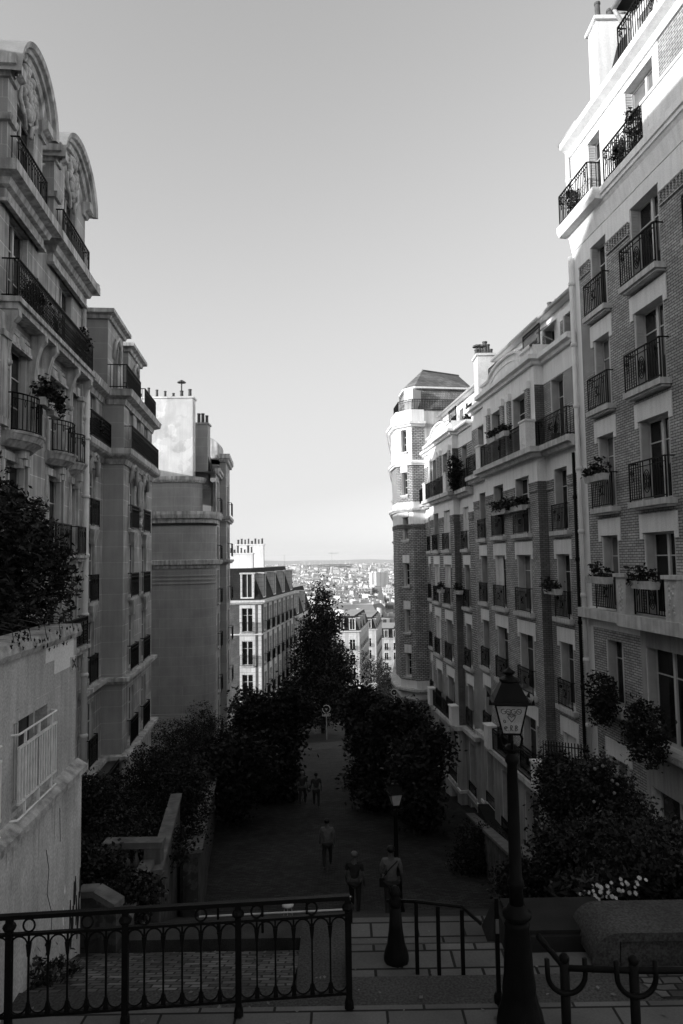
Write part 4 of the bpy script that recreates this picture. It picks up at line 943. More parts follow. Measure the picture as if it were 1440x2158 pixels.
q0, q1, q2, q3 = LP(47.8, -.4, X3), LP(50.2, -.4, X3), LP(50.2, -4, X3), LP(47.8, -4, X3); w0, w1, w2, w3 = [(*p_,) for p_ in (LP(48.1, -.8, X3), LP(50.0, -.8, X3), LP(50.0, -3.5, X3), LP(48.1, -3.5, X3))]
mb = MB(); mb.frustum([q0, q1, q2, q3], 6.16, [w0, w1, w2, w3], 8.6); b.part('mansard', mb, ['slate_dark'])
# curved zinc hood + pillar over the bay
mb = MB(); c0 = LP(51.6, -.9, X3)
for i in range(12):
    a0, a1 = math.pi*i/12, math.pi*(i+1)/12; mb.quad((c0[0]-.75*math.cos(a0), 51.0, 8.6+.7*math.sin(a0)), (c0[0]-.75*math.cos(a1), 51.0, 8.6+.7*math.sin(a1)), (c0[0]-.75*math.cos(a1), 53.5, 8.6+.7*math.sin(a1)), (c0[0]-.75*math.cos(a0), 53.5, 8.6+.7*math.sin(a0)))
mb.face([(c0[0]-.75*math.cos(math.pi*i/12), 51.0, 8.6+.7*math.sin(math.pi*i/12)) for i in range(13)][::-1]); mb.box(c0[0]-.75, c0[0]+.75, 51.0, 53.5, 7.6, 8.6); b.part('hood_roof', mb, ['trim'])
backwalls(b, [(-17, cy_-rr), LP(54.5, -2, X3)], ((-17, 54.5), (-16, 54.5)), -15, 3.1, 'stone_dark')
# lean-to glass roof of slats at its foot
t = empty('veranda_roof', (-11, 42, -9.7), 'lean-to slatted veranda roof against the foot of the curved wall', 'veranda')
mb = MB(); Ms = Matrix.Translation((-11.2, 42.2, -9.7))
for i in range(13): mb.box(-1.9+i*.0, 1.7, -1.9+i*.3, -1.9+i*.3+.12, -1.2+i*.1, -1.13+i*.1)
mb.quad((-1.9, -1.9, -1.28), (1.7, -1.9, -1.28), (1.7, 2, .02), (-1.9, 2, .02)); place('slats', mb.mesh('slats', ['zinc']), t)
mb = MB()
for x in (-1.8, 1.6): mb.box(x-.05, x+.05, -1.9, -1.8, -3.5, -1.2)
mb.box(-1.9, 1.7, -1.92, -1.85, -1.4, -1.25); place('frame', mb.mesh('frame', ['iron']), t)
for c in t.children: c.location = (-.2, .2, 0)
# --- fourth left building: brick and white, sunlit
def corner_block(px, D, z0, zc, face_w, length, m, label, rowz, fcols, scols, h, w_, mansard, pots, rn, brick=True, name='apartment_building', group=None, chim=True, dorm=True, cat='building'):
    x = px; b = Bld(name, (x, D, z0), label, cat, group)
    d = Vector((m, 1)).normalized(); C = Vector((x, D)); A = C+Vector((-face_w, 0)); E = C+d*length; nb = Vector((-d.y, d.x)); BK = E+nb*face_w
    wm = ('brick_dark', 'trim_w', 'trim_w') if brick else ('city_p', 'trim_w', 'trim_w')
    def fac(P, Q, cols):
        Lq = (Q-P).length; holes = [(c-w_/2, c+w_/2, z, z+h) for c in cols for z in rowz]
        bands = [(0, .28, z0, zc, 1), (Lq-.28, Lq, z0, zc, 1), (0, Lq, zc-.35, zc, 1)]
        for c in cols: bands += [(c-w_/2-.22, c+w_/2+.22, z0, zc, 1)]
        _, Mx, _ = panel(b, P, Q, z0-1, zc, holes, bands, wm, .28)
        for c in cols:
            for z in rowz: window(b, Mx, c, z, w_, h, rn, bars=(.7,), shut=None, sill='thin', lintel=False, rail='bars', out=.3, railh=.95, railw=w_+.3, pane='pane', rec=.1)
        return Mx, Lq
    fac(A, C, fcols); fac(C, E, scols)
    mb = MB(); mb.quad((*E, z0-1), (*BK, z0-1), (*BK, zc), (*E, zc)); mb.quad((*BK, z0-1), (*A, z0-1), (*A, zc), (*BK, zc)); b.part('rear_wall', mb, ['trim_w'])
    P3 = [tuple(A), tuple(C), tuple(E), tuple(BK)]
    sweep(b, 'cornice', P3[:3]+[tuple(E+nb*2)], slabprof(.45, zc-.25, zc+.1), ['trim_w'])
    for z in (rowz[0]-.15, rowz[-1]-.2): sweep(b, 'ledge', P3[:3], flatprof(.12, z-.12, z), ['trim_w'])
    cen = ((A.x+C.x+E.x+BK.x)/4, (A.y+C.y+E.y+BK.y)/4)
    ins = []
    for p_ in P3:
        v = Vector((cen[0]-p_[0], cen[1]-p_[1])); ins.append((p_[0]+math.copysign(min(1.1, abs(v.x)), v.x), p_[1]+math.copysign(min(1.1, abs(v.y)), v.y)))
    mb = MB(); mb.frustum(P3, zc+.02, ins, zc+mansard, 0, 1); b.part('roof', mb, ['slate_dark', 'zinc'])
    if dorm:
        for (P, Q, cols) in ((A, C, fcols), (C, E, scols)):
            Mx, Lq = b.frame(P, Q)
            for c in cols[::(1 if len(cols) < 4 else 2)]:
                mb = MB(); q = w_/2+.12; zt_ = zc+mansard*.82; z_ = zc+.25
                mb.box(c-q, c-w_/2+.02, .05, .9, z_, zt_); mb.box(c+w_/2-.02, c+q, .05, .9, z_, zt_); mb.box(c-q-.08, c+q+.08, -.05, 1.3, zt_, zt_+.14); mb.box(c-w_/2+.02, c+w_/2-.02, .05, .5, z_, z_+.12); o = b.part('dormer', mb, ['trim_w'], Mx)
                hh = zt_-z_-.12; me = cached(('dp', w_, round(hh, 2)), lambda: (lambda m_: (m_.box(-w_/2+.03, w_/2-.03, .16, .2, 0, hh), m_.mesh('pane', ['pane_mid']))[1])(MB())); place('pane', me, o, T3(c, 0, z_+.12))
                m2 = MB(); m2.box(-.04, .04, .1, .15, 0, hh); m2.box(-w_/2+.03, -w_/2+.1, .1, .15, 0, hh); m2.box(w_/2-.1, w_/2-.03, .1, .15, 0, hh); place('frame', m2.mesh('frame', ['frame']), o, T3(c, 0, z_+.12))
    return b, ins
M['trim_w'] = bricks('pale dressed stone', 0.78, 0.7, 0.45, 1.2, 0.42, 0.02, amp=0.12, bmp=0.2)
M['city_p'] = plain('pale render', 0.55, amp=0.12, scale=.6, streak=0.15)
rn = random.Random(4)
b4, ins = corner_block(-7.75, 65.0, -18, -3.85, 4.6, 19, .10, 'sunlit brick and white stone building with dark mansard roof left of the tall tree', [-6.75, -9.85, -12.95, -16.2], [3.3], [1.9+2.5*i for i in range(7)], 2.25, 1.05, 3.1, 6, rn)
ax = ins[0]; chimney(b4, -11.3, -8.9, 68.0, 69.0, -.8, .75, 7, 'plaster', rn, 'x'); chimney(b4, -11.4, -8.45, 73.5, 74.3, -.9, 1.75, 8, 'plaster', rn, 'x')
rn = random.Random(6)
b5, _ = corner_block(-5.78, 84.3, -21, -7.0, 5, 13, .10, 'darker lower block continuing behind the brick and white building', [-9.6, -12.6, -15.6, -18.6], [3.8], [1.8+2.6*i for i in range(4)], 2.1, 1.1, 3.4, 3, rn)
# ================================================================== UNSEEN BLOCKS ADDED TO CAST SHADE
def shade_block(x0, x1, y0, y1, z0, z1, label, rn, rh=.9):
    b = Bld('apartment_building', (x0, y0, z0), label); L = x1-x0; W = y1-y0  # made-up building out of view, added only for the shadow it casts
    for A, B, n in (((x1, y0), (x1, y1), 5), ((x0, y0), (x1, y0), 4)):
        ln = math.dist(A, B); cols = [ln*(i+.5)/n for i in range(n)]; rz = [z0+1.2+3.1*k for k in range(int((z1-z0-2)/3.1))]
        _, Mx, _ = panel(b, A, B, z0, z1, [(c-.6, c+.6, z, z+2.1) for c in cols for z in rz], (), ('plaster_dirty', 'trim'), .3)
        for c in cols:
            for z in rz: window(b, Mx, c, z, 1.2, 2.1, rn, shut=None, sill='thin', lintel=False)
    mb = MB(); mb.quad((x1, y1, z0), (x0, y1, z0), (x0, y1, z1), (x1, y1, z1)); mb.quad((x0, y1, z0), (x0, y0, z0), (x0, y0, z1), (x0, y1, z1)); b.part('rear_wall', mb, ['plaster_dirty'])
    sweep(b, 'cornice', [(x0, y0), (x1, y0), (x1, y1), (x0, y1)], slabprof(.3, z1-.3, z1), ['trim'], closed=True)
    mb = MB(); mb.frustum([(x0+.1, y0+.1), (x1-.1, y0+.1), (x1-.1, y1-.1), (x0+.1, y1-.1)], z1-.15, [(x0+4.5, y0+.2), (x1-4.5, y0+.2), (x1-4.5, y1-.2), (x0+4.5, y1-.2)], z1+rh); b.part('roof', mb, ['zinc']); return b
shade_block(-30, -9.5, -14, 9.2, -4.5, 14.9, 'unseen block added uphill beside the viewpoint to shade the street', random.Random(3))
shade_block(-30, -9.5, 9.3, 15.5, -8, 12.6, 'unseen lower block added next to the uphill one to cast shade', random.Random(3), 1.5)
shade_block(-34, -19.9, 28, 44.0, -15, 7.7, 'unseen block added behind the stone apartment buildings to block the sun', random.Random(3), .01)
# ================================================================== LEFT HOUSE WITH GRILLED WINDOWS
def HP(D, o=0): return (-2.8-.08*D+o, D+.08*o)
b = Bld('rendered_house', (-3.4, 8, -5.4), 'low grey rendered house at the lower left with pale window grilles and a rough ledge'); rn = random.Random(8)
A, B = HP(3.0), HP(9.12); X = lambda D: (D-3.0)*1.0032
wl = [(7.55, 1.0), (6.05, .9), (4.4, .9)]
_, Mx, L = panel(b, A, B, -2.62, -.95, [(X(D)-w_/2, X(D)+w_/2, -2.5, -1.62) for D, w_ in wl], (), ('render', 'render'), .22)
for D, w_ in wl:
    x = X(D); mb = MB(); mb.quad((x-w_/2, .2, -2.5), (x+w_/2, .2, -2.5), (x+w_/2, .2, -1.62), (x-w_/2, .2, -1.62)); o = b.part('window', mb, ['pane_mid'], Mx)
    m2 = MB(); m2.box(x-w_/2, x-w_/2+.3, .06, .12, -2.5, -1.62); 
    for k in range(4): m2.box(x-w_/2+.04+k*.065, x-w_/2+.07+k*.065, .045, .06, -2.45, -1.66)
    q = place('shutter', m2.mesh('shutter', ['shutter']), o)
    m3 = MB(); m3.box(x-w_/2+.32, x-w_/2+.37, .14, .19, -2.5, -1.62); m3.box(x+w_/2-.05, x+w_/2, .14, .19, -2.5, -1.62); m3.box(x-.05, x+.0, .14, .19, -2.5, -1.62); place('frame', m3.mesh('frame', ['frame']), o)
    m4 = MB(); a, c = x-w_/2-.03, x+w_/2+.1
    for z in (-2.56, -1.72): m4.tube([(a-.03, .0, z), (a, -.07, z), (c, -.07, z), (c+.03, 0, z)], .013, 5)
    m4.box(a, c, -.082, -.058, -2.42, -2.395); m4.box(a, c, -.082, -.058, -1.87, -1.845)
    nb = 14
    for k in range(nb+1): qx = a+.02+(c-a-.04)*k/nb; m4.box(qx-.012, qx+.012, -.08, -.06, -2.42, -1.86)
    for qx in (a+.18, (a+c)/2, c-.16): m4.box(qx-.012, qx+.012, -.082, -.058, -2.56, -1.72)
    place('window_grille', m4.mesh('window_grille', ['iron_pale']), o)
Pl = [(-10, HP(9.12)[1]), HP(9.12)]
mb = MB(); e0 = HP(9.12); mb.quad((e0[0], e0[1], -2.6), (-10, e0[1], -2.6), (-10, e0[1], -.95), (e0[0], e0[1], -.95)); b.part('rear_wall', mb, ['render'])
mb = MB(); f0 = HP(9.2, .06); s0 = HP(3.0, .06)
mb.quad((*s0, -6), (*f0, -6), (*f0, -2.64), (*s0, -2.64)); mb.quad((*f0, -6), (-10, f0[1], -6), (-10, f0[1], -2.64), (*f0, -2.64)); b.part('lower_wall', mb, ['render'])
mb = MB(); n = 40; rn = random.Random(2)
for i in range(n):
    a = 3+6.22*i/n; c = 3+6.22*(i+1)/n; z = -2.6
    p0, p1 = HP(a, .13+.008*math.sin(i*2.1)), HP(c, .13+.008*math.sin((i+1)*2.1)); r0, r1 = HP(a, -.0), HP(c, -.0)
    mb.quad((*p0, -2.72), (*p1, -2.72), (*p1, -2.65), (*p0, -2.65)); mb.quad((*p0, -2.65), (*p1, -2.65), (*r1, -2.56), (*r0, -2.56)); mb.quad((*r0, -2.72), (*r1, -2.72), (*p1, -2.72), (*p0, -2.72))
p0 = HP(9.22, .13); r0 = HP(9.22, 0); mb.face([(*p0, -2.72), (*r0, -2.72), (*r0, -2.56), (*p0, -2.65)]); b.part('ledge', mb, ['coping'])
mb = MB(); pts = [HP(3.0), HP(9.12), (-10, HP(9.12)[1])]
sweep(b, 'coping', pts, [(-.3, -.96), (.04, -.96), (.06, -.9), (.04, -.8), (-.3, -.77)], ['coping'])
mb = MB(); mb.face([(*HP(3), -.8), (*HP(9.12), -.8), (-10, HP(9.12)[1], -.8), (-10, 3, -.8)]); b.part('roof_terrace', mb, ['soil'])
mb = MB(); mb.box(X(8.25), X(8.98), -.006, -.002, -1.32, -.84); mb.box(X(7.95), X(8.3), -.005, -.002, -1.15, -.9); b.part('repair_patch', mb, ['render_pale'], Mx)
for z in (-1.5,):
    mb = MB(); mb.box(X(3.2), X(9.1), -.004, -.002, z, z+.008); b.part('joint', mb, ['trim'], Mx)
mb = MB(); mb.box(X(8.85), X(9.05), -.02, -.002, -1.38, -1.2); b.part('sign_plate', mb, ['shutter'], Mx)
m2 = MB(); m2.box(X(8.85)+.02, X(8.85)+.03, -.024, -.02, -1.37, -1.21); m2.box(X(8.85)+.17, X(8.85)+.18, -.024, -.02, -1.37, -1.21); m2.tube([(X(8.9), -.024, -1.34), (X(9.0), -.024, -1.24)], .006, 4); m2.tube([(X(9.0), -.024, -1.34), (X(8.9), -.024, -1.24)], .006, 4)
place('emblem', m2.mesh('emblem', ['paint_black']), b.root.children[-1], Matrix.Identity(4))
# painted black scrawl low on the wall, and flaked spots
mb = MB(); fr = b.frame(HP(3.0, .06), HP(9.3, .06))[0]; rn = random.Random(12)
for k in range(9):
    x = X(8.75)+k*.05; z = -4.35-.25*math.sin(k*1.3); mb.tube([(x, -.004, z-.18), (x+.01, -.004, z), (x+.02, -.004, z+.16+.05*rn.random())], [.006, .016, .006], 4)
b.part('graffiti', mb, ['paint_black'], fr)
mb = MB()
for x, z, s in ((X(8.55), -4.0, .05), (X(8.5), -4.35, .1), (X(8.52), -4.5, .06)):
    mb.face([(x, -.003, z), (x+.03, -.003, z+.02), (x+.02, -.003, z+s*1.8), (x+.0, -.003, z+s*2.4), (x-.02, -.003, z+s)])
b.part('flaked_paint', mb, ['plaster'], fr)
for k, pth in enumerate(([(4.9, -.002, -3.2), (5.0, -.002, -3.45), (4.95, -.002, -3.7), (5.12, -.002, -4.0), (5.1, -.002, -4.2)], [(5.0, -.002, -4.95), (5.2, -.002, -5.02), (5.45, -.002, -4.98), (5.6, -.002, -5.1)], [(5.35, -.002, -2.9), (5.38, -.002, -3.3)])):
    mb = MB(); mb.tube(pth, .004, 4); b.part('crack', mb, ['soil'], fr)
mb = MB()
for k in range(14):
    x = 3.6+k*.18+rn.uniform(-.05, .05); l = rn.uniform(.15, .5); mb.face([(x-.012, -.0025, -2.73), (x+.012, -.0025, -2.73), (x+.003, -.0025, -2.73-l), (x-.003, -.0025, -2.73-l)])
b.part('drip_stain', mb, ['base_plaster'], fr)
b.root.scale = (1.05, 1.05, 1.05); b.root.location = b.loc*1.05
# big evergreen shrub on the terrace
rs = random.Random(77)
sh = [(-.2, -.6, 1.0, 1.0, 1.3, 1.1), (-1.2, -.2, 1.6, 1.2, 1.2, 1.3), (.15, .2, .6, .75, .9, .8), (-.8, -1.6, 1.2, 1.0, 1.2, 1.2), (.1, -.9, .2, .45, 1.0, .5), (-1.8, .3, 1.0, 1.2, 1.1, 1.2)]
o = empty('terrace_shrub', (-4.46, 9.03, -.8), 'large dense evergreen shrub spilling over the top of the grey rendered house', 'shrub')
mb = MB()
for k in range(7):
    q = sh[k % len(sh)]; mb.tube([(-.6+.1*k, -.3, -.05), (q[0]*.5-.3, q[1]*.5, q[2]*.5), (q[0], q[1], q[2]+q[5]*.6)], [.05, .035, .012], 6)
place('stem', mb.mesh('stem', ['bark']), o)
place('crown', leafmesh(sh, 80000, .034, rs, clump=12, spread=.055, long=2.8, mats=('leaf_dark', 'leaf', 'leaf_light'), wts=(4, 4, 3), shell=.3), o)
o = empty('ivy', (-3.67, 8.3, -.74), 'ivy strand with star-shaped leaves hanging over the coping of the grey house', 'ivy')
mb = MB(); rs2 = random.Random(5)
for k in range(5):
    x = -.05+k*.02; y = -1.0+k*.35; L = rs2.uniform(.2, .5); pth = [(x-.1, y, .1), (x+.2, y+.02, .03), (x+.22, y+.04, -.12)]; mb.tube(pth, .005, 4)
place('stem', mb.mesh('stem', ['bark']), o)
mb = MB()
for k in range(90):
    y = -1.1+rs2.random()*1.7; z = .1-rs2.random()**2*.38; c = Vector((.2+rs2.uniform(-.05, .06), y, z)); s = rs2.uniform(.025, .045); a0 = rs2.random()*6
    pts_ = []
    for j in range(10): rr_ = s*(1 if j % 2 == 0 else .45); pts_.append((c.x+rs2.uniform(-.008, .008), c.y+rr_*math.cos(a0+j*.628), c.z+rr_*math.sin(a0+j*.628)))
    mb.face(pts_)
place('leaves', mb.mesh('leaves', ['leaf_dark']), o)
# weeds at the foot of the house
o = tag(place('weeds', leafmesh([(0, 0, .12, .2, .2, .2), (.2, .25, .08, .15, .2, .12)], 500, .03, rs, clump=7, spread=.05, long=3), None, T3(-3.45, 7.9, -4.68)), 'tuft of weeds at the foot of the grey rendered wall behind the railing', 'weeds')
# ================================================================== NEAR RAILING (left, in front of the drop)
t = empty('railing', (-3.3, 6.5, -4.4), 'near black iron railing with rings and arches across the lower left', 'railing')
_ra = at(-60, 1937, 1.0); _rb = at(737, 1890, 1.0); _zt = -4.46+1.04; _ra *= _zt/_ra.z; _rb *= _zt/_rb.z; RA, RB = Vector((_ra.x, _ra.y)), Vector((_rb.x, _rb.y)); Ln = (RB-RA).length; th = math.atan2((RB-RA).y, (RB-RA).x)
Mr = Matrix.Translation((RA.x, RA.y, -4.46)) @ Matrix.Rotation(th, 4, 'Z'); Ml = Matrix.Translation(-Vector(t.location)) @ Mr
def rp(name, mb): return place(name, mb.mesh(name, ['iron']), t, Ml)
mb = MB(); mb.box(0, Ln, -.03, .03, 1.02, 1.06); rp('top_rail', mb)
mb = MB(); mb.box(0, Ln, -.02, .02, .86, .885); rp('middle_rail', mb)
mb = MB(); mb.box(0, Ln, -.02, .02, .10, .125); rp('bottom_rail', mb)
pxs = [Ln-.02-1.1*k for k in range(5)]+[.05]
for x in pxs:
    mb = MB(); mb.box(x-.03, x+.03, -.03, .03, -.05, 1.02); mb.lathe([(.03, 0), (.055, .02), (.065, .045), (.055, .07), (.03, .09)], 10, (x, 0, .90)); mb.lathe([(.05, 0), (.045, .06), (.03, .1)], 8, (x, 0, -.03)); rp('post', mb)
sp = 1.1/6
x = Ln-.02
k = 0
while x > .1:
    x -= sp; k += 1
    if k % 6 != 0:
        mb = MB(); mb.box(x-.009, x+.009, -.009, .009, .1, .86); 
        mb.frustum([(x-.012, -.012), (x+.012, -.012), (x+.012, .012), (x-.012, .012)], .66, [(x-.024, -.018), (x+.024, -.018), (x+.024, .018), (x-.024, .018)], .78)
        mb.frustum([(x-.024, -.018), (x+.024, -.018), (x+.024, .018), (x-.024, .018)], .13, [(x-.012, -.012), (x+.012, -.012), (x+.012, .012), (x-.012, .012)], .24); rp('baluster', mb)
    mb = MB(); c = x+sp/2; ring(mb, c, 0, .76, sp/2-.012, .09, .009, 8, 0, 180); rp('arch', mb); mb = MB(); ring(mb, c, 0, .22, sp/2-.012, .09, .009, 8, 180, 360); rp('arch', mb)
    if k % 3 == 2: mb = MB(); ring(mb, x, 0, .95, .055, .06, .010, 14); rp('ring', mb)
# second, lower railing behind, going across the head of the stairs
t = empty('railing', (-1.0, 9.6, -5.0), 'thin second railing across the head of the stairs, further down behind the near one', 'railing')
Mi_ = Matrix.Translation(-Vector(t.location))
_a, _b, _c, _d = at(460, 1903, 9.75), at(740, 1890, 9.75), at(420, 1932, 9.75), at(740, 1916, 9.75)
mb = MB(); mb.tube([_a, _b], .012, 6); mb.tube([_c, _d], .012, 6); place('rail', mb.mesh('rail', ['zinc']), t, Mi_)
for k in range(4):
    q = _a.lerp(_b, k/3); mb = MB(); mb.box(q.x-.016, q.x+.016, 9.734, 9.766, -5.1, q.z); place('post', mb.mesh('post', ['iron']), t, Mi_)
# handrail posts down the lower landing
t = empty('handrail', (1.2, 8.1, -4.76), 'dark handrail with three plain posts on the lower landing left of the near lamp post', 'handrail')
Mi_ = Matrix.Translation(-Vector(t.location)); hp = []
for px, py in ((880, 2048), (926, 2056), (977, 2064)):
    q = at(px, py, 1.0); q *= -4.74/q.z; hp.append(q); mb = MB(); mb.box(q.x-.021, q.x+.021, q.y-.021, q.y+.021, -4.8, -3.98); place('post', mb.mesh('post', ['iron']), t, Mi_)
mb = MB(); mb.tube([hp[0]+Vector((-.3, .5, .55)), hp[0]+Vector((0, 0, .78)), hp[2]+Vector((0, 0, .79)), hp[2]+Vector((.18, -.2, .7))], .02, 6); place('rail', mb.mesh('rail', ['iron']), t, Mi_)
q = at(1052, 2112, 1.0); q *= -4.5/q.z
t = empty('handrail', tuple(q), 'single black post with a white sticker just left of the near lamp post', 'post')
mb = MB(); mb.box(-.02, .02, -.02, .02, -.03, 1.02); mb.lathe([(.05, 0), (.05, .06), (.03, .1)], 8); place('post', mb.mesh('post', ['iron']), t)
mb = MB(); mb.box(-.017, .017, -.026, -.021, .68, .82); place('sticker', mb.mesh('sticker', ['light_cloth']), t)
# right foreground rail with U-shaped hoops
t = empty('railing', (2.3, 5.6, -4.4), 'black tubular rail with U-shaped hoops at the lower right corner', 'railing')
Mi_ = Matrix.Translation(-Vector(t.location))
P1 = at(1190, 2040, 6.1); P2 = at(1336, 2045, 5.9); P3 = at(1475, 2045, 5.8)
mb = MB(); mb.tube([P1+Vector((-.12, .35, .08)), P1, P2, P3], .028, 8); place('rail', mb.mesh('rail', ['iron'], True), t, Mi_)
for P in (P1, P2):
    mb = MB(); mb.tube([(P.x, P.y, -4.55), (P.x, P.y, P.z+.05)], .042, 8); mb.ball((P.x, P.y, P.z+.08), .045); place('post', mb.mesh('post', ['iron'], True), t, Mi_)
    mb = MB(); mb.tube([(P.x-.16, P.y-.04, P.z+.1)]+[(P.x-.16*math.cos(math.pi*i/12), P.y-.05, P.z-.02-.16*math.sin(math.pi*i/12)) for i in range(13)]+[(P.x+.16, P.y-.04, P.z+.1)], .022, 8); place('hoop', mb.mesh('hoop', ['iron'], True), t, Mi_)
# low wall with rounded coping, right
t = empty('low_wall', (2.6, 8.0, -4.9), 'low stone wall with rounded coping beside the slabs at the lower right', 'wall')
Mi_ = Matrix.Translation(-Vector(t.location))
mb = MB(); prof = []
for i in range(9): a = math.pi*i/16; prof.append((3.55-1.0*math.cos(a)*.35-.0, -4.95+.55*math.sin(a)))
P = at(1292, 1952, 8.6)
mb.box(P.x-.05, 8.2, 8.25, 8.9, -4.9, -4.46); place('wall', mb.mesh('wall', ['asphalt']), t, Mi_)
mb = MB(); mb.box(P.x-.08, 8.2, 8.2, 8.95, -4.455, -4.36); 
for i in range(8):
    a0, a1 = math.pi/2*i/8, math.pi/2*(i+1)/8; f = lambda a: (P.x-.08-.32*math.sin(a), -4.36-.32*(1-math.cos(a)))
    (xa, za), (xb, zb_) = f(a0), f(a1); mb.quad((xb, 8.2, zb_), (xa, 8.2, za), (xa, 8.95, za), (xb, 8.95, zb_)); mb.quad((xb, 8.2, -4.9), (xa, 8.2, -4.9), (xa, 8.2, za), (xb, 8.2, zb_))
place('coping', mb.mesh('coping', ['asphalt']), t, Mi_)
mb = MB(); mb.frustum([(1.8, 8.5), (3.4, 8.5), (3.4, 9.6), (1.8, 9.6)], -4.99, [(1.95, 8.6), (3.35, 8.6), (3.35, 9.5), (1.95, 9.5)], -4.6); mb.box(2.03, 3.3, 8.65, 9.45, -4.598, -4.55)
tag(place('stone_planter', mb.mesh('stone_planter', ['soil'])), 'dark low stone planter behind the near lamp post', 'planter')
sheet('cobbled_corner', [(3.2, 7.25), (6.5, 7.25), (6.5, 7.69), (3.0, 7.69)], -4.498, ['cobble'])
# ================================================================== STREET LAMPS
def lamp(loc, label, graffiti=False, rot=0):
    t = empty('street_lamp', loc, label, 'street lamp', 'old cast-iron street lamps'); t.rotation_euler = (0, 0, rot)
    H = 2.78
    mb = MB(); flute = lambda k, i: 1-.05*(k % 2)
    mb.lathe([(.23, -.05), (.235, .05), (.22, .12), (.19, .2), (.165, .3), (.17, .36), (.15, .5), (.135, .8), (.12, .92), (.13, .96), (.11, 1.0)], 16, mod=flute); mb.lathe([(.10, 1.0), (.14, 1.03), (.145, 1.07), (.10, 1.1), (.085, 1.15)], 16); place('base', mb.mesh('base', ['iron'], True), t)
    mb = MB(); mb.lathe([(.075, 1.12), (.068, 1.3), (.085, 1.33), (.085, 1.37), (.065, 1.4), (.058, 2.2), (.052, 2.5), (.07, 2.53), (.07, 2.57), (.05, 2.6), (.045, H-.1)], 14, mod=lambda k, i: 1-.04*(k % 2)); place('post', mb.mesh('post', ['iron'], True), t)
    mb = MB(); z0 = H+.04
    for s in (-1, 1):
        for a in (0, 1):
            d = (s, 0) if a else (0, s); mb.tube([(0, 0, H-.14), (d[0]*.09, d[1]*.09, H-.1), (d[0]*.11, d[1]*.11, H-.02), (d[0]*.075, d[1]*.075, z0)], .014, 6)
    mb.lathe([(.05, H-.16), (.085, H-.12), (.04, H-.08)], 10); place('bracket', mb.mesh('bracket', ['iron']), t)
    b0, b1 = .085, .155; z1 = z0+.30; mb = MB(); q0 = [(-b0, -b0), (b0, -b0), (b0, b0), (-b0, b0)]; q1 = [(-b1, -b1), (b1, -b1), (b1, b1), (-b1, b1)]
    mb.frustum(q0, z0, q1, z1); g = place('lantern_glass', mb.mesh('lantern_glass', ['lantern_glass']), t)
    mb = MB()
    for i in range(4):
        mb.tube([(*q0[i], z0-.01), (*q1[i], z1+.01)], .009, 5); j = (i+1) % 4; mb.tube([(*q0[i], z0), (*q0[j], z0)], .011, 5); mb.tube([(*q1[i], z1), (*q1[j], z1)], .012, 5)
    place('lantern_frame', mb.mesh('lantern_frame', ['iron']), t)
    mb = MB(); e = .2; n = 4
    mb.frustum([(-e, -e), (e, -e), (e, e), (-e, e)], z1+.005, [(-e*.93, -e*.93), (e*.93, -e*.93), (e*.93, e*.93), (-e*.93, e*.93)], z1+.03)
    mb.frustum([(-e*.86, -e*.86), (e*.86, -e*.86), (e*.86, e*.86), (-e*.86, e*.86)], z1+.031, [(-.085, -.085), (.085, -.085), (.085, .085), (-.085, .085)], z1+.205)
    for sx in (-1, 1):
        for sy in (-1, 1): mb.frustum([(sx*e-.02, sy*e-.02), (sx*e+.02, sy*e-.02), (sx*e+.02, sy*e+.02), (sx*e-.02, sy*e+.02)], z1+.01, [(sx*e*1.06-.003, sy*e*1.06-.003), (sx*e*1.06+.003, sy*e*1.06-.003), (sx*e*1.06+.003, sy*e*1.06+.003), (sx*e*1.06-.003, sy*e*1.06+.003)], z1+.065)
    mb.lathe([(.085, z1+.2), (.105, z1+.215), (.1, z1+.235), (.05, z1+.255), (.035, z1+.27), (.06, z1+.295), (.06, z1+.305), (.03, z1+.325), (.005, z1+.345)], 12); place('lantern_roof', mb.mesh('lantern_roof', ['iron'], False), t)
    if graffiti:
        mb = MB()
        def P(u, v):   # u -1..1 across, v 0..1 up on the front glass panel
            bb = b0+(b1-b0)*v; return (u*bb, -bb-.003, z0+.30*v)
        def st(pts, r=.0028): mb.tube([P(*p) for p in pts], r, 4)
        def arc(cx, cy, rx, ry, a0, a1, n=10): return [(cx+rx*math.cos(R(a0+(a1-a0)*i/n)), cy+ry*math.sin(R(a0+(a1-a0)*i/n))) for i in range(n+1)]
        for cx, let in ((-.55, 'G'), (-.2, 'O'), (.15, 'G'), (.52, 'O')):
            if let == 'G': st(arc(cx, .78, .17, .085, 60, 330)+[(cx+.15, .78), (cx+.03, .78)])
            else: st(arc(cx, .78, .17, .085, 0, 360, 14)); st([(cx-.1, .79), (cx+.1, .76)])
        st([(0, .42), (-.22, .54), (-.3, .6), (-.22, .64), (-.08, .62), (0, .57), (.08, .62), (.24, .64), (.3, .6), (.2, .52), (0, .42)]); st([(-.3, .68), (.34, .66)])
        st(arc(-.58, .44, .09, .05, 0, 360, 10))
        st([(-.66, .2), (-.42, .22)]+arc(-.55, .2, .14, .07, 20, 300)); st([(-.3, .13), (-.28, .135)], .005)
        st([(-.1, .12), (-.1, .3)]+arc(-.06, .26, .14, .045, 80, -80, 6)+[(-.08, .21), (.1, .12)]); st([(.2, .13), (.22, .135)], .005)
        st([(.36, .12), (.36, .3)]+arc(.4, .26, .14, .04, 80, -80, 6)+arc(.4, .165, .18, .045, 80, -90, 6)+[(.36, .12)])
        place('graffiti', mb.mesh('graffiti', ['paint_black']), t)
    return t
_q = at(1097, 2160, 1.0); _q *= -4.5/_q.z
l1 = lamp((_q.x, _q.y, -4.5), 'near black street lamp with graffiti on its frosted lantern, standing at the landing', True, R(-9))
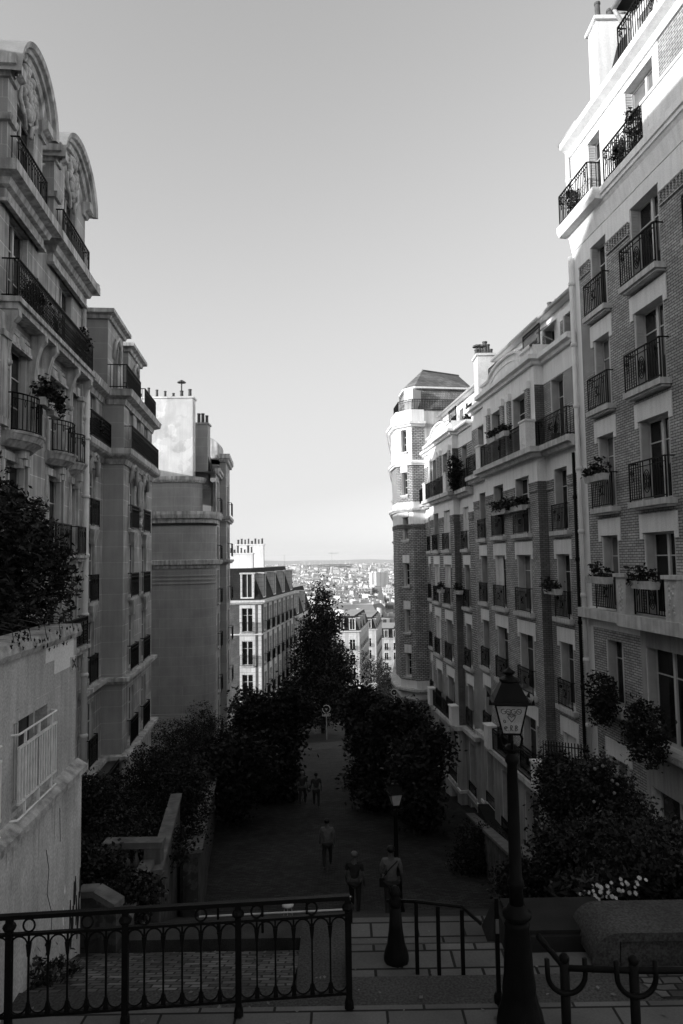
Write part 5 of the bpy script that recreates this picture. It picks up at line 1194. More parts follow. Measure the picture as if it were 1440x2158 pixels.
l2 = lamp((at(833, 1680, 18.3).x, 18.3, SZ(18.3)), 'smaller-looking black street lamp down the stairs, beyond the near one', False, R(12)); l1.scale = (.98, .98, .98)
t = empty('bollard', (at(836, 2025, 8.45).x, 8.45, -4.76), 'dark flared cast-iron bollard on the lower landing', 'bollard')
mb = MB(); mb.lathe([(.15, -.03), (.155, .03), (.14, .1), (.11, .18), (.085, .35), (.065, .62)], 14, mod=lambda k, i: 1-.05*(k % 2)); place('base', mb.mesh('base', ['iron'], True), t)
mb = MB(); mb.lathe([(.065, .62), (.08, .65), (.08, .69), (.05, .72), (.07, .77), (.05, .83), (.01, .86)], 12); place('cap', mb.mesh('cap', ['iron'], True), t)
# ================================================================== GARDENS, WALLS
def wallrun(pts, zt, zb, th, name, label, mat='render', cope='stone_garden', cat='wall'):
    """pts plan polyline; zt/zb top and bottom heights per point"""
    t = empty(name, (pts[0][0], pts[0][1], zb[0]), label, cat); Mi_ = Matrix.Translation(-Vector(t.location))
    mb = MB(); mc = MB()
    for i in range(len(pts)-1):
        p, q = Vector(pts[i]), Vector(pts[i+1]); n = Vector((q.y-p.y, p.x-q.x)).normalized()*th/2
        for m_, w_, a0, a1, b0, b1 in ((mb, 1, zt[i], zt[i+1], zb[i], zb[i+1]), (mc, 1.5, zt[i]+.09, zt[i+1]+.09, zt[i]+.004, zt[i+1]+.004)):
            e = n*w_; A1, A2, B1, B2 = p-e, p+e, q-e, q+e
            m_.quad((*A2, b0), (*B2, b1), (*B2, a1), (*A2, a0)); m_.quad((*B1, b1), (*A1, b0), (*A1, a0), (*B1, a1)); m_.quad((*A2, a0), (*B2, a1), (*B1, a1), (*A1, a0)); m_.quad((*A1, b0), (*A2, b0), (*A2, a0), (*A1, a0)); m_.quad((*B2, b1), (*B1, b1), (*B1, a1), (*B2, a1)); m_.quad((*A1, b0), (*B1, b1), (*B2, b1), (*A2, b0))
    place('wall', mb.mesh('wall', [mat]), t, Mi_); place('coping', mc.mesh('coping', [cope]), t, Mi_); return t
def W2(px, py, D): v = at(px, py, D); return (v.x, v.y), v.z
M['wall_old'] = plain('old garden wall', 0.10, patch=.4, pscale=2.5, amp=.3, scale=1.5, streak=.4, rough=.95)
a, c, d_ = W2(402, 1800, 16.5), W2(430, 1700, 26), W2(462, 1590, 44.3)
wallrun([a[0], c[0], d_[0]], [a[1], c[1], d_[1]], [-10, -13.5, -16], .35, 'retaining_wall', 'long stained retaining wall between the left gardens and the stairs', 'wall_old')
a, c = W2(372, 1680, 17.5), W2(326, 1845, 12.6)
wallrun([a[0], c[0]], [a[1], c[1]], [-10.5, -8.0], .18, 'garden_wall', 'steep ivy-stained garden wall right of the stone balustrade', 'wall_old')
a, c = W2(312, 1822, 12.9), W2(252, 1960, 9.9)
wallrun([a[0], c[0]], [a[1], c[1]], [-8, -6.5], .16, 'stair_wall', 'sloping stair wall with flat coping below the stone balustrade', 'wall_old')
a, c, d_ = W2(168, 1886, 9.9), W2(205, 1884, 9.9), W2(252, 1912, 9.8)
wallrun([a[0], c[0], d_[0]], [a[1], c[1], d_[1]], [-6.2]*3, .16, 'low_stone_wall', 'low curved carved wall beside the corner of the grey house', 'wall_old')
t = empty('balustrade', (-4, 13, -6), 'stone balustrade with three balusters in the dark left garden', 'balustrade'); Mi_ = Matrix.Translation(-Vector(t.location))
L0 = at(220, 1772, 13.0); L1_ = at(345, 1768, 13.0); zt_ = L0.z
mb = MB(); mb.box(L0.x, L1_.x, 12.88, 13.16, zt_-.11, zt_); place('handrail', mb.mesh('handrail', ['stone_garden']), t, Mi_)
for x in (L0.x+.15, L1_.x-.18): mb = MB(); mb.box(x-.15, x+.15, 12.9, 13.13, zt_-.62, zt_-.113); place('pier', mb.mesh('pier', ['stone_garden']), t, Mi_)
mb = MB(); mb.box(L0.x, L1_.x, 12.87, 13.17, zt_-1.2, zt_-.623); place('plinth', mb.mesh('plinth', ['wall_old']), t, Mi_)
for k in range(3): mb = MB(); mb.lathe([(.055, 0), (.055, .05), (.035, .07), (.07, .16), (.06, .24), (.035, .34), (.03, .42), (.055, .45), (.055, .5)], 12, (L0.x+.42+k*.17, 13.0, zt_-.62)); place('baluster', mb.mesh('baluster', ['stone_garden'], True), t, Mi_)
# terraces of soil
def terrace(name, poly, z0, z1, mat='soil'): mb = MB(); mb.prism(poly, z0, z1); return tag(place(name, mb.mesh(name, [mat])), kind='structure')
terrace('garden_ground', [(-9.2, 9.6), (-4.9, 9.6), (-5.3, 13), (-5.6, 18), (-9.2, 18)], -12, -6.9)
terrace('garden_ground', [(-9.6, 18), (-5.5, 18), (-6.6, 28), (-9.9, 28)], -14, -8.9)
terrace('garden_ground', [(-13.5, 28), (-6.6, 28), (-8.7, 44.5), (-13.5, 44.9)], -17, -11.2)
terrace('garden_ground', [(3.9, 9.9), (9.6, 9.9), (8.6, 14.2), (3.9, 14.2)], -9, -6.6)
terrace('garden_ground', [(4.9, 14.2), (8.7, 14.2), (7.8, 22), (5.4, 22)], -13, -9.2)
terrace('garden_ground', [(5.9, 22), (7.8, 22), (6.7, 33), (6.2, 33)], -15, -11.6)
wallrun([(4.0, 9.95), (4.2, 14.2), (5.2, 22)], [-6.0, -6.4, -9.0], [-8, -9.5, -13], .3, 'planter_wall', 'dark garden wall to the right of the stairs, holding the flower beds', 'wall_old')
wallrun([W2(1120, 1760, 17)[0], W2(990, 1700, 30)[0]], [-7.6, -11.0], [-12, -14], .25, 'boundary_wall', 'low boundary wall at the foot of the right brick facades', 'wall_old')
def iron_fence(A, B, z0, z1, h, label, sp=.13):
    t = empty('iron_fence', (*A, z0), label, 'fence'); L = math.dist(A, B); n = int(L/sp); mb = MB()
    for i in range(n+1):
        k = i/n; x = (B[0]-A[0])*k; y = (B[1]-A[1])*k; z = (z1-z0)*k; mb.box(x-.01, x+.01, y-.01, y+.01, z, z+h)
    place('bars', mb.mesh('bars', ['iron']), t)
    mb = MB()
    for q in (.1, h-.1): mb.tube([(0, 0, q), (B[0]-A[0], B[1]-A[1], z1-z0+q)], .015, 5)
    place('rail', mb.mesh('rail', ['iron']), t); return t
iron_fence(LP(19, .9), LP(26, .9), -8.9, -8.9, 1.6, 'dark iron fence in the left garden under the stone facade')
iron_fence(W2(1146, 1600, 17)[0], W2(1240, 1600, 15)[0], W2(1146, 1640, 17)[1], W2(1240, 1660, 15)[1], .9, 'short iron terrace railing beside the flowering bushes, right')
iron_fence((4.0, 10.0), (4.15, 13.5), -5.9, -6.3, .8, 'low iron fence over the flower bed wall, right of the stairs')
# shrubs of both gardens
def shrub(px, py, D, r, h, label, group, n=9000, rs=None, size=.05, cat='shrub', name='shrub', base=None, **kw):
    v = at(px, py, D); z0 = base if base is not None else v.z-h*.6
    o = empty(name, (v.x, v.y, z0), label, cat, group); H = max(.4, v.z+h*.5-z0); rs = rs or random.Random(int(px+py))
    mb = MB()
    for k in range(4): a = k*1.7; mb.tube([(0, 0, 0), (math.cos(a)*r*.3, math.sin(a)*r*.3, H*.5), (math.cos(a)*r*.6, math.sin(a)*r*.6, H*.8)], [.04, .025, .01], 5)
    place('stem', mb.mesh('stem', ['bark']), o)
    bl = [(rs.uniform(-.5, .5)*r, rs.uniform(-.4, .4)*r, v.z-z0+rs.uniform(-.35, .35)*h, r*rs.uniform(.45, .75), r*.6, h*rs.uniform(.3, .5)) for _ in range(6)]
    place('crown', leafmesh(bl, n, size, rs, clump=12, spread=.12, mats=kw.get('mats', ('leaf_dark', 'leaf', 'leaf_light')), wts=kw.get('wts', (5, 4, 1)), shell=.3), o); return o
GL = 'shrubs in the dark left gardens'; GR = 'bushes in the right garden'
for i, (px, py, D, r, h, lab) in enumerate([(250, 1700, 20, 1.5, 1.6, 'rounded shrub under the stone facade, left garden'), (330, 1615, 26, 1.6, 1.8, 'leafy shrub halfway down the left garden'), (190, 1860, 12.2, .5, .7, 'low dark shrub left of the stone balustrade'),
        (395, 1560, 36, 2.2, 2.2, 'tall dark shrub below the slatted veranda roof'), (445, 1545, 40, 1.6, 2.4, 'dark bush at the foot of the curved wall corner'), (385, 1690, 19, .8, 2.2, 'ivy-like bush spilling over the garden wall'), (300, 1770, 15.5, 1.3, 1.0, 'low bush behind the stone balustrade'), (190, 1700, 17, .9, 1.1, 'small shrub beside the foot of the long drainpipe'), (262, 1905, 11, .35, .5, 'small weedy shrub on the sloping stair wall')]):
    shrub(px, py, D, r, h, lab, GL, 9000)
for i, (px, py, D, r, h, lab) in enumerate([(1205, 1665, 16, .8, 1.3, 'flowering bush by the terrace railing, right garden'), (1275, 1690, 14.5, 1.0, 1.4, 'broad dark bush in the middle of the right garden'), (1400, 1830, 12, 1.3, 1.1, 'spreading bush in front of the tall right facade'), (1225, 1790, 13.5, .9, 1.1, 'dark bush above the daisies'), (1340, 1830, 12, 1.1, 1.1, 'dense bush right of the daisies'),
        (1120, 1840, 14.5, .8, .9, 'low bush at the foot of the right stair wall'), (1425, 1850, 10.5, 1.1, 1.0, 'low bush at the right edge above the low wall'), (1010, 1790, 25, 1.2, 1.4, 'dark bush against the lowest windows of the brick facade')]):
    shrub(px, py, D, r, h, lab, GR, 10000)
v = at(1275, 1850, 10.2); o = empty('daisy_bush', (v.x, v.y, v.z-.5), 'bush of white daisies in the right flower bed', 'flowers'); rs = random.Random(3)
place('foliage', leafmesh([(-.3, 0, .3, .45, .3, .25), (.3, 0, .32, .45, .3, .25)], 2500, .05, rs, clump=9, spread=.07, long=3), o)
mb = MB()
for k in range(48):
    t_ = rs.random(); c = Vector((-.5+t_*.95+rs.uniform(-.04, .04), rs.uniform(-.42, -.15), .34+.22*t_+rs.uniform(-.1, .1))); nrm = Vector((rs.uniform(-.4, .4), -1, rs.uniform(.2, 1.3))).normalized(); u = nrm.orthogonal().normalized(); w_ = nrm.cross(u); s = rs.uniform(.022, .034)
    for j in range(9):
        a = j*.698; d = u*math.cos(a)+w_*math.sin(a); e = u*math.cos(a+.26)+w_*math.sin(a+.26); f = u*math.cos(a-.26)+w_*math.sin(a-.26); mb.quad(c, c+f*s*.8, c+d*s*1.1, c+e*s*.8)
place('blossoms', mb.mesh('blossoms', ['petal']), o)
for (px, py, D, k) in ((1225, 1660, 15.6, 14), (1270, 1650, 14.2, 10)):
    v = at(px, py, D); mb = MB(); rs = random.Random(k)
    o = empty('rose_stems', tuple(v-Vector((0, 0, .6))), 'pale blossoms on thin stems over the %s bush' % ('flowering' if k == 14 else 'broad dark'), 'flowers')
    for j in range(k): c = Vector((rs.uniform(-.4, .4), rs.uniform(-.5, -.2), .6+rs.uniform(-.3, .5))); mb.ball(c, .035, 0, 6)
    place('blossoms', mb.mesh('blossoms', ['light_cloth']), o)
    mb = MB()
    for j in range(k): a = rs.uniform(-.4, .4); mb.tube([(0, 0, 0), (a*.6, -.2, .5), (a, -.3, .6+rs.random()*.5)], .006, 4)
    place('stems', mb.mesh('stems', ['leaf_dark']), o)
# ================================================================== TREES
def blobs_cone(H, z0, r0, n, rs, flat=1):
    out = []
    for i in range(n):
        t = i/(n-1); r = r0*(1-t)**.75*(.8+.4*rs.random())+.25; a = rs.random()*6.28; k = r*.35*(1-t)
        out.append((math.cos(a)*k, math.sin(a)*k, z0+(H-z0)*t, r*.8, r*.8, (H-z0)/n*1.5))
        if t < .8:
            a += 2.5; out.append((math.cos(a)*r*.75, math.sin(a)*r*.6, z0+(H-z0)*t+.3, r*.4, r*.4, (H-z0)/n*.9))
    return out
rs = random.Random(14)
v = at(682, 1538, 78); bl = blobs_cone(17.3, 2.6, 3.7, 15, rs)+[(-2.2, 0, 8.5, 1.6, 1.5, 2.2), (2.0, 0, 7.6, 1.7, 1.5, 2.4), (-1.6, 0, 11.3, 1.3, 1.2, 1.5), (1.3, 0, 12.4, 1.2, 1.2, 1.5), (2.6, 0, 4.8, 1.5, 1.5, 1.8), (-2.9, 0, 5.2, 1.4, 1.4, 1.8), (-.9, 0, 14.3, .8, .8, 1.0), (.8, 0, 15, .7, .7, .8)]
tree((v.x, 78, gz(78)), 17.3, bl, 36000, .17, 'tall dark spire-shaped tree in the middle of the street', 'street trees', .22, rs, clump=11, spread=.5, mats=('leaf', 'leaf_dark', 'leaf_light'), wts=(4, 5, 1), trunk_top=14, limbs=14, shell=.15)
def domed(px, pyc, D, rx, rz, label, n=20000, seed=1, extra=(), group='street trees'):
    rs = random.Random(seed); v = at(px, pyc, D); g = gz(D); zc = v.z-g
    bl = [(0, 0, zc, rx*.7, rx*.7, rz*.75), (rs.uniform(-.3, .3), 0, zc-rz*.9, rx*.55, rx*.5, rz*.5)]
    for k in range(14):
        a = k*.7; e = rs.uniform(-1.0, 1.0); q = rs.uniform(.5, .95)*(1-.35*abs(e)); bl.append((math.cos(a)*rx*q, math.sin(a)*rx*q*.9, zc+e*rz*.75, rx*rs.uniform(.16, .36), rx*.3, rz*rs.uniform(.14, .32)))
    bl += list(extra)
    tree((v.x, D, g), zc+rz, bl, n, .13, label, group, .16, rs, clump=10, spread=.27, mats=('leaf_dark', 'leaf', 'leaf_light'), wts=(6, 4, 1), trunk_top=max(2, zc), limbs=9, shell=.12)
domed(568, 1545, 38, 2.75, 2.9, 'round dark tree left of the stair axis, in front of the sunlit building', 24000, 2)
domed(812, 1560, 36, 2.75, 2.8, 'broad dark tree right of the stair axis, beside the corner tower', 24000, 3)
domed(500, 1610, 33, 1.7, 1.9, 'small dark tree at the left retaining wall', 9000, 4)
domed(880, 1620, 31, 1.5, 1.9, 'small dark tree against the right brick facades', 9000, 5)
domed(752, 1500, 46, 1.1, 1.7, 'slender dark tree behind the broad right one', 7000, 6)
domed(795, 1432, 125, 4.5, 5.5, 'dark round tree further down, left of the corner tower', 12000, 7)
domed(652, 1345, 150, 4, 4, 'distant leafy tree behind the spire-shaped tree', 7000, 10)
# ================================================================== PEOPLE
def person(loc, label, rot=0, shirt='dark_cloth', legs='dark_cloth', stride=.18, bag=False, hat=False):
    t = empty('person', loc, label, 'person'); t.rotation_euler = (0, 0, rot)
    V = []; Ed = []; Rd = []
    def add(p, r, par=None):
        V.append(p); Rd.append(r)
        if par is not None: Ed.append((par, len(V)-1))
        return len(V)-1
    pel = add((0, 0, .93), .13); wst = add((0, 0, 1.08), .115, pel); ch = add((0, .0, 1.3), .14, wst); nk = add((0, 0, 1.47), .055, ch); hd = add((0, -.01, 1.56), .075, nk); h2 = add((0, -.01, 1.66), .085, hd); add((0, 0, 1.72), .06, h2)
    for s in (-1, 1):
        hp = add((s*.1, 0, .88), .095, pel); kn = add((s*.11, s*stride*.5-.03, .5), .06, hp); an = add((s*.11, s*stride+.02, .1), .042, kn); add((s*.12, s*stride-.14, .04), .035, an)
        shd = add((s*.19, 0, 1.4), .06, ch); el = add((s*.26, .03-s*.03, 1.13), .043, shd); wr = add((s*.27, -.06-s*.05, .9), .028, el); pm = add((s*.27, -.08-s*.05, .84), .03, wr)
        for k in range(4): f1 = add((s*.27, -.115-s*.05+k*.02, .79), .009, pm); add((s*.268, -.11-s*.05+k*.02, .75+.005*abs(k-1)), .008, f1)
        th_ = add((s*.255, -.13-s*.05, .83), .01, pm); add((s*.25, -.14-s*.05, .8), .009, th_)
    def skin(name, V, Ed, Rd, mat, par, grow=1):
        me = bpy.data.meshes.new(name); me.from_pydata(V, Ed, []); me.materials.append(M[mat]); o = place(name, me, par)
        m_ = o.modifiers.new('skin', 'SKIN'); sv = me.skin_vertices[0].data if me.skin_vertices else None
        if sv is None:
            bm = bmesh.new(); bm.from_mesh(me); bm.verts.layers.skin.verify(); bm.to_mesh(me); bm.free(); sv = me.skin_vertices[0].data
        for i, r in enumerate(Rd): sv[i].radius = (r*grow, r*grow)
        sv[0].use_root = True; m2 = o.modifiers.new('sub', 'SUBSURF'); m2.levels = m2.render_levels = 1; return o
    skin('body', V, Ed, Rd, 'skin', t)
    skin('shirt', [(0, 0, .98), (0, 0, 1.1), (0, 0, 1.32), (-.19, 0, 1.41), (-.25, .04, 1.2), (.19, 0, 1.41), (.25, .0, 1.2)], [(0, 1), (1, 2), (2, 3), (3, 4), (2, 5), (5, 6)], [.145, .135, .16, .075, .06, .075, .06], shirt, t)
    vv = [(0, 0, .96)]; ee = []; rr_ = [.15]
    for s in (-1, 1): k = len(vv); vv += [(s*.1, 0, .86), (s*.11, s*stride*.5-.03, .5), (s*.11, s*stride+.02, .12)]; ee += [(0, k), (k, k+1), (k+1, k+2)]; rr_ += [.11, .075, .058]
    skin('trousers', vv, ee, rr_, legs, t)
    mb = MB(); mb.ball((0, .02, 1.68), .105, 0, 10, (1, 1.05, .85)); place('cap' if hat else 'hair', mb.mesh('hair', ['light_cloth' if hat else 'paint_black'], True), t)
    if bag: mb = MB(); mb.tube([(-.15, -.13, 1.42), (.0, -.17, 1.25), (.2, -.12, 1.0), (.22, .05, .98), (.05, .17, 1.25), (-.15, .1, 1.42)], .012, 5, close=True); mb.box(.17, .3, -.1, .12, .8, 1.02); place('shoulder_bag', mb.mesh('shoulder_bag', ['paint_black']), t)
    return t
def stand(px, py, D): v = at(px, py, D); return (v.x, D, gz(D)+.03)
person(stand(638, 1690, 36.5), 'person in dark clothes and pale cap walking down the street, left of the pair', R(172), hat=True)
person(stand(667, 1690, 36), 'person in dark clothes walking down the street, right of the pair', R(185), stride=-.2)
person(stand(690, 1780, 25.5), 'person in a grey top walking down the stairs ahead', R(180), shirt='light_cloth')
D = 18.3; v = at(827, 1870, D); person((v.x-.06, D-.7, SZ(D-.7)), 'person in a pale shirt with a dark shoulder strap on the stairs', R(176), shirt='light_cloth', bag=True)
D = 20.4; v = at(746, 1740, D); person((v.x, D, SZ(D)), 'person with a pale cap lower on the stairs beside the low tree', R(170), hat=True, stride=-.15)
# small stool on the stairs
D = 11.7; k = int((D-9.37)/.305); v = at(607, 1930, D); t = empty('stool', (v.x, D, at(607, 1903, D).z-.31), 'small pale stool with thin legs standing alone on the stairs', 'stool')
mb = MB(); mb.lathe([(.14, .40), (.15, .43), (.13, .46), (.02, .47)], 14); place('seat', mb.mesh('seat', ['shutter'], True), t)
for a in (30, 150, 270): mb = MB(); mb.tube([(.09*math.cos(R(a)), .09*math.sin(R(a)), .42), (.15*math.cos(R(a)), .12*math.sin(R(a)), 0)], .011, 5); place('leg', mb.mesh('leg', ['zinc']), t)
t.scale = (.65, .65, .65)
# ================================================================== SIGNS, CAR, STREET BITS
def roundsign(px, py, D, r, label, plate=True, hh=None):
    v = at(px, py, D); g = gz(D); t = empty('road_sign', (v.x, D, g), label, 'road sign', None); h = v.z-g
    mb = MB(); mb.tube([(0, .05, 0), (0, .05, h+r)], .04, 6); place('pole', mb.mesh('pole', ['zinc']), t)
    mb = MB(); mb.lathe([(r, -.01), (r, .01)], 24); o = place('disc', mb.mesh('disc', ['slate_dark']), t, T3(0, 0, h) @ Matrix.Rotation(R(90), 4, 'X'))
    mb = MB(); ring(mb, 0, -.03, h, r*.95, r*.95, r*.07, 24); mb.box(-r*.3, r*.3, -.04, -.02, h-.02*r, h+.1*r); mb.box(-r*.1, r*.1, -.04, -.02, h-.3*r, h-.05*r); place('marking', mb.mesh('marking', ['frame']), t)
    if plate:
        mb = MB(); mb.box(-.42, .42, -.02, .02, h-r-.32, h-r-.06); p_ = place('plate', mb.mesh('plate', ['trim_r']), t)
        mb = MB(); z = h-r-.25
        for x0, kind in ((-.34, 'S'), (-.2, 'A'), (-.06, 'U'), (.08, 'F'), (.22, 'S')):
            pass
        for x0, strokes in ((-.36, 'S'), (-.21, 'A'), (-.06, 'U'), (.09, 'F')):
            G = {'S': [[(.1, .12), (0, .12), (0, .06), (.1, .06), (.1, 0), (0, 0)]], 'A': [[(0, 0), (.05, .12), (.1, 0)], [(.02, .05), (.08, .05)]], 'U': [[(0, .12), (0, 0), (.1, 0), (.1, .12)]], 'F': [[(0, 0), (0, .12), (.1, .12)], [(0, .06), (.08, .06)]]}[strokes]
            for s in G: mb.tube([(x0+a, -.026, z+c_) for a, c_ in s], .011, 4)
        mb.box(.25, .37, -.03, -.02, z, z+.12); place('lettering', mb.mesh('lettering', ['paint_black']), p_)
    return t
roundsign(688, 1494, 70, .4, 'round road sign with pale ring and small plate below, in front of the spire-shaped tree')
roundsign(831, 1459, 90, .42, 'small round road sign on a pole beside the corner tower', False)
def car(loc, rot, label, body='paint_car', group=None):
    t = empty('parked_car', loc, label, 'car', group); t.rotation_euler = (0, 0, rot)
    prof = [(-2.05, .35), (-2.1, .65), (-1.95, .85), (-1.2, .95), (-.55, 1.4), (.9, 1.45), (1.6, 1.0), (2.05, .92), (2.1, .5), (2.05, .3)]
    mb = MB(); xs_ = [(-.85, 0), (-.8, 1), (.8, 1), (.85, 0)]
    L_ = [(-.86 if z < 1 else -.66, y, z) for y, z in prof]; R_ = [(.86 if z < 1 else .66, y, z) for y, z in prof]
    for i in range(len(prof)-1): mb.quad(L_[i], R_[i], R_[i+1], L_[i+1])
    mb.quad(L_[-1], R_[-1], R_[0], L_[0]); mb.face(L_); mb.face(R_[::-1]); place('body', mb.mesh('body', [body]), t)
    for (ya, za, yb, zb_) in ((-1.1, 1.0, -.6, 1.36), (1.5, 1.07, .97, 1.4)):
        mb = MB(); s = -.02 if ya < 0 else .02; mb.quad((-.72, ya+s, za+.02), (.72, ya+s, za+.02), (.6, yb+s, zb_+.02), (-.6, yb+s, zb_+.02)); place('windscreen', mb.mesh('windscreen', ['pane']), t)
    for sx in (-1, 1):
        for y in (-1.35, 1.3):
            mb = MB(); mb.lathe([(.02, -.11), (.3, -.11), (.33, -.05), (.33, .08), (.3, .11), (.02, .11)], 14); place('wheel', mb.mesh('wheel', ['paint_black']), t, T3(sx*.78, y, .33) @ Matrix.Rotation(R(90), 4, 'Y'))
        mb = MB(); mb.box(sx*.7-.14, sx*.7+.14, -2.13, -2.08, .58, .7); place('headlight', mb.mesh('headlight', ['frame']), t)
        mb = MB(); mb.box(sx*.68-.12, sx*.68+.12, 2.085, 2.13, .65, .78); place('tail_light', mb.mesh('tail_light', ['pane_mid']), t)
    mb = MB(); mb.box(-.26, .26, -2.14, -2.1, .38, .5); place('number_plate', mb.mesh('number_plate', ['frame']), t)
    return t
M['paint_car'] = plain('pale car paint', .45, rough=.3, amp=.03, grain=0, bmp=0, spec=.6); M['paint_car_dark'] = plain('dark car paint', .04, rough=.3, amp=.03, grain=0, bmp=0, spec=.6)
for px, py, D, r_, lab, bd in ((822, 1484, 118, 5, 'pale car parked at the kerb below the corner tower', 'paint_car'), (815, 1462, 131, 80, 'dark car crossing the street beyond the parked pale one', 'paint_car_dark')):
    v = at(px, py, D); car((v.x, D, gz(D)+.02), R(r_), lab, bd)
# cafe awning and bright canopy down the street
v = at(765, 1446, 135); t = empty('shop_awning', (v.x, 135, v.z-1), 'white sunlit shop awning at the end of the street', 'awning'); mb = MB()
mb.quad((-3, -1.4, .2), (3, -1.4, .2), (3, .6, 1.4), (-3, .6, 1.4)); mb.quad((-3, -1.4, -.1), (3, -1.4, -.1), (3, -1.4, .2), (-3, -1.4, .2)); place('canvas', mb.mesh('canvas', ['cloth']), t)
mb = MB()
for x in (-2.9, 2.9): mb.tube([(x, -1.4, .15), (x, .6, -.1)], .03, 5); mb.tube([(x, -1.4, .1), (x, -1.4, -3.2+gz(135)-gz(135))], .03, 5)
place('frame', mb.mesh('frame', ['iron']), t)
# planters and plants on balconies
rp_ = random.Random(31)
def onR(D, o, z): p = RP(D, o); return (p[0], p[1], z)
RA_ = math.atan2(-1, .1)
G = 'planted boxes on the right balconies'
for D, o, z, Lb_, lab, n in ((26.6, .55, 1.75, 1.5, 'trailing planted box on the balcony nearest the arched gable bay', 600), (28.6, .55, 1.75, 1.7, 'planted box spilling dark leaves over two brick balconies', 700), (27.2, .85, 4.75, .9, 'pale flower box hooked on the long bay railing, right of its twin', 300), (28.4, .85, 4.75, .9, 'pale flower box hooked on the long bay railing, left of its twin', 300),
        (20.45, .35, 2.2, 1.1, 'flower box on the narrow balcony of the tall right building', 350), (20.45, .4, -.85, 1.2, 'dark roofed window box above the white ledge', 200), (17.85, .45, -.9, 1.0, 'flower box on the oval railing above the white ledge', 300), (24.1, .3, -1.35, 1.1, 'planted box one floor above the terrace railing', 350), (36.4, .3, -1.95, .9, 'planted box on the far brick facade', 250), (39.1, .6, -2.0, .9, 'dark planted box on the far bay window', 250)):
    box_planter(onR(D, o, z), RA_, Lb_, lab, G, n, rnd=rp_)
for D, o, z, r, h, lab in ((20.45, .45, -4.4, .9, 1.3, 'bushy plant filling the low window of the tall right building'), (17.8, .6, -4.7, 1.2, 1.4, 'large dark bush on the low window sill at the right edge'), (35.6, .55, 4.3, .5, 1.6, 'climbing plant on the balcony between the two arched gables')):
    q = onR(D, o, z); o_ = empty('climbing_plant', q, lab, 'plant'); place('foliage', leafmesh([(0, 0, .3, .35, r, h*.5), (0, .2, -.2, .3, r*.8, h*.4)], 2600, .06, rp_, clump=10, spread=.1, mats=('leaf_dark', 'leaf'), wts=(5, 3)), o_)
    mb = MB(); mb.tube([(0, 0, -.5), (0, .1, .1), (.02, -.05, .6)], .02, 5); place('stem', mb.mesh('stem', ['bark']), o_)
G = 'potted plants on balconies'
for q, h, lab, sp in ((onR(23.6, .2, 3.99), .8, 'spiky potted plant on the corner balcony beside the drainpipe', True), (onR(17.9+.9, .06, 10.96), .8, 'leafy potted plant behind the sunlit upper railing', False), (onR(18.0, .06, 10.96), 1.3, 'tall bushy potted plant beside the white parapet', False), (onR(21.6, .22, 10.96), .9, 'wispy potted plant at the corner of the topmost slab', False), (onR(37.6, -.8, 7.1), .8, 'potted plant on the terrace above the far arched gable', False)):
    potted(q, h, lab, G, 300, rp_, .22, spiky=sp)
LA_ = math.atan2(1, -.1)
for D, o, z, L_, lab in ((18.1, .62, 4.2, .75, 'terracotta box of trailing plants on the curved near left balcony'), (18.9, .6, 4.1, .6, 'second box of plants on the curved near left balcony, further along')):
    p = LP(D, o); box_planter((p[0], p[1], z), LA_, L_, lab, 'plant boxes on the left balconies', 700, .5, rp_)
for D, o, z, h, lab in ((18.4, .2, 6.67, 1.0, 'ferny potted plant on the long left balcony, near end'), (20.3, .2, 6.67, 1.2, 'spiky potted palm on the long left balcony'), (23.0, .2, 6.67, 1.3, 'large-leaved potted plant at the far end of the long left balcony'), (25.2, .15, 4.5, .8, 'round potted plant on the balcony beside the left drainpipe')):
    p = LP(D, o); potted((p[0], p[1], z), h, lab, G, 500, rp_, .28, spiky='spiky' in lab)
# ================================================================== TOWN BELOW
rn = random.Random(51)
corner_block(at(757, 1300, 150).x, 150, -34, at(750, 1330, 150).z, 5.5, 22, .13, 'pale mansard block beyond the spire-shaped tree, nearest in the lower street', [-19.8, -23, -26.2, -29.4], [1.5, 4], [2+3*i for i in range(6)], 2.3, 1.2, 3.2, 3, rn, brick=False)
corner_block(at(792, 1300, 190).x, 190, -40, at(780, 1326, 190).z, 8.5, 26, .12, 'pale corner block with arched top window in the lower street', [-24.2, -27.4, -30.6, -33.8], [1.8, 4.2, 6.6], [2+3*i for i in range(7)], 2.3, 1.2, 3.2, 3, rn, brick=False)
corner_block(at(845, 1300, 230).x, 230, -45, at(820, 1345, 230).z, 10, 22, .1, 'pale mansard block half hidden by the corner tower', [-30.5, -33.7, -37, -40], [2, 5, 8], [2+3*i for i in range(5)], 2.3, 1.2, 3.2, 3, rn, brick=False)
v = at(640, 1300, 190); bb = Bld('apartment_building', (v.x, 190, gz(190)), 'broad white-roofed building left of the spire-shaped tree'); mb = MB(); x0, x1 = at(600, 1300, 190).x, at(668, 1300, 190).x
zt_ = at(630, 1296, 190).z; mb.box(x0, x1, 190, 204, gz(190)-4, zt_); bb.part('wall', mb, ['city_p'])
mb = MB(); mb.frustum([(x0-.3, 189.7), (x1+.3, 189.7), (x1+.3, 204), (x0-.3, 204)], zt_+.01, [(x0+1, 196), (x1-1, 196), (x1-1, 198), (x0+1, 198)], zt_+2.6); bb.part('roof', mb, ['city_p'])
for k in range(2): chimney(bb, x0+1+k*4.2, x0+3.8+k*4.2, 199, 200, zt_, zt_+4.6, 7, 'plaster', rn, 'x')
for k in range(3):
    mb = MB(); x = x0+1.2+k*2.6; mb.box(x, x+1.1, 189.9, 190.02, zt_-4, zt_-1.8); bb.part('window', mb, ['pane'])
def citymat(name, wall, win, wd=3.2, hh=3.1, ms=.9):
    m = bricks(name, win, win*1.6, wall, wd, hh, ms, amp=.15, bmp=0, offset=0, streak=0); return m
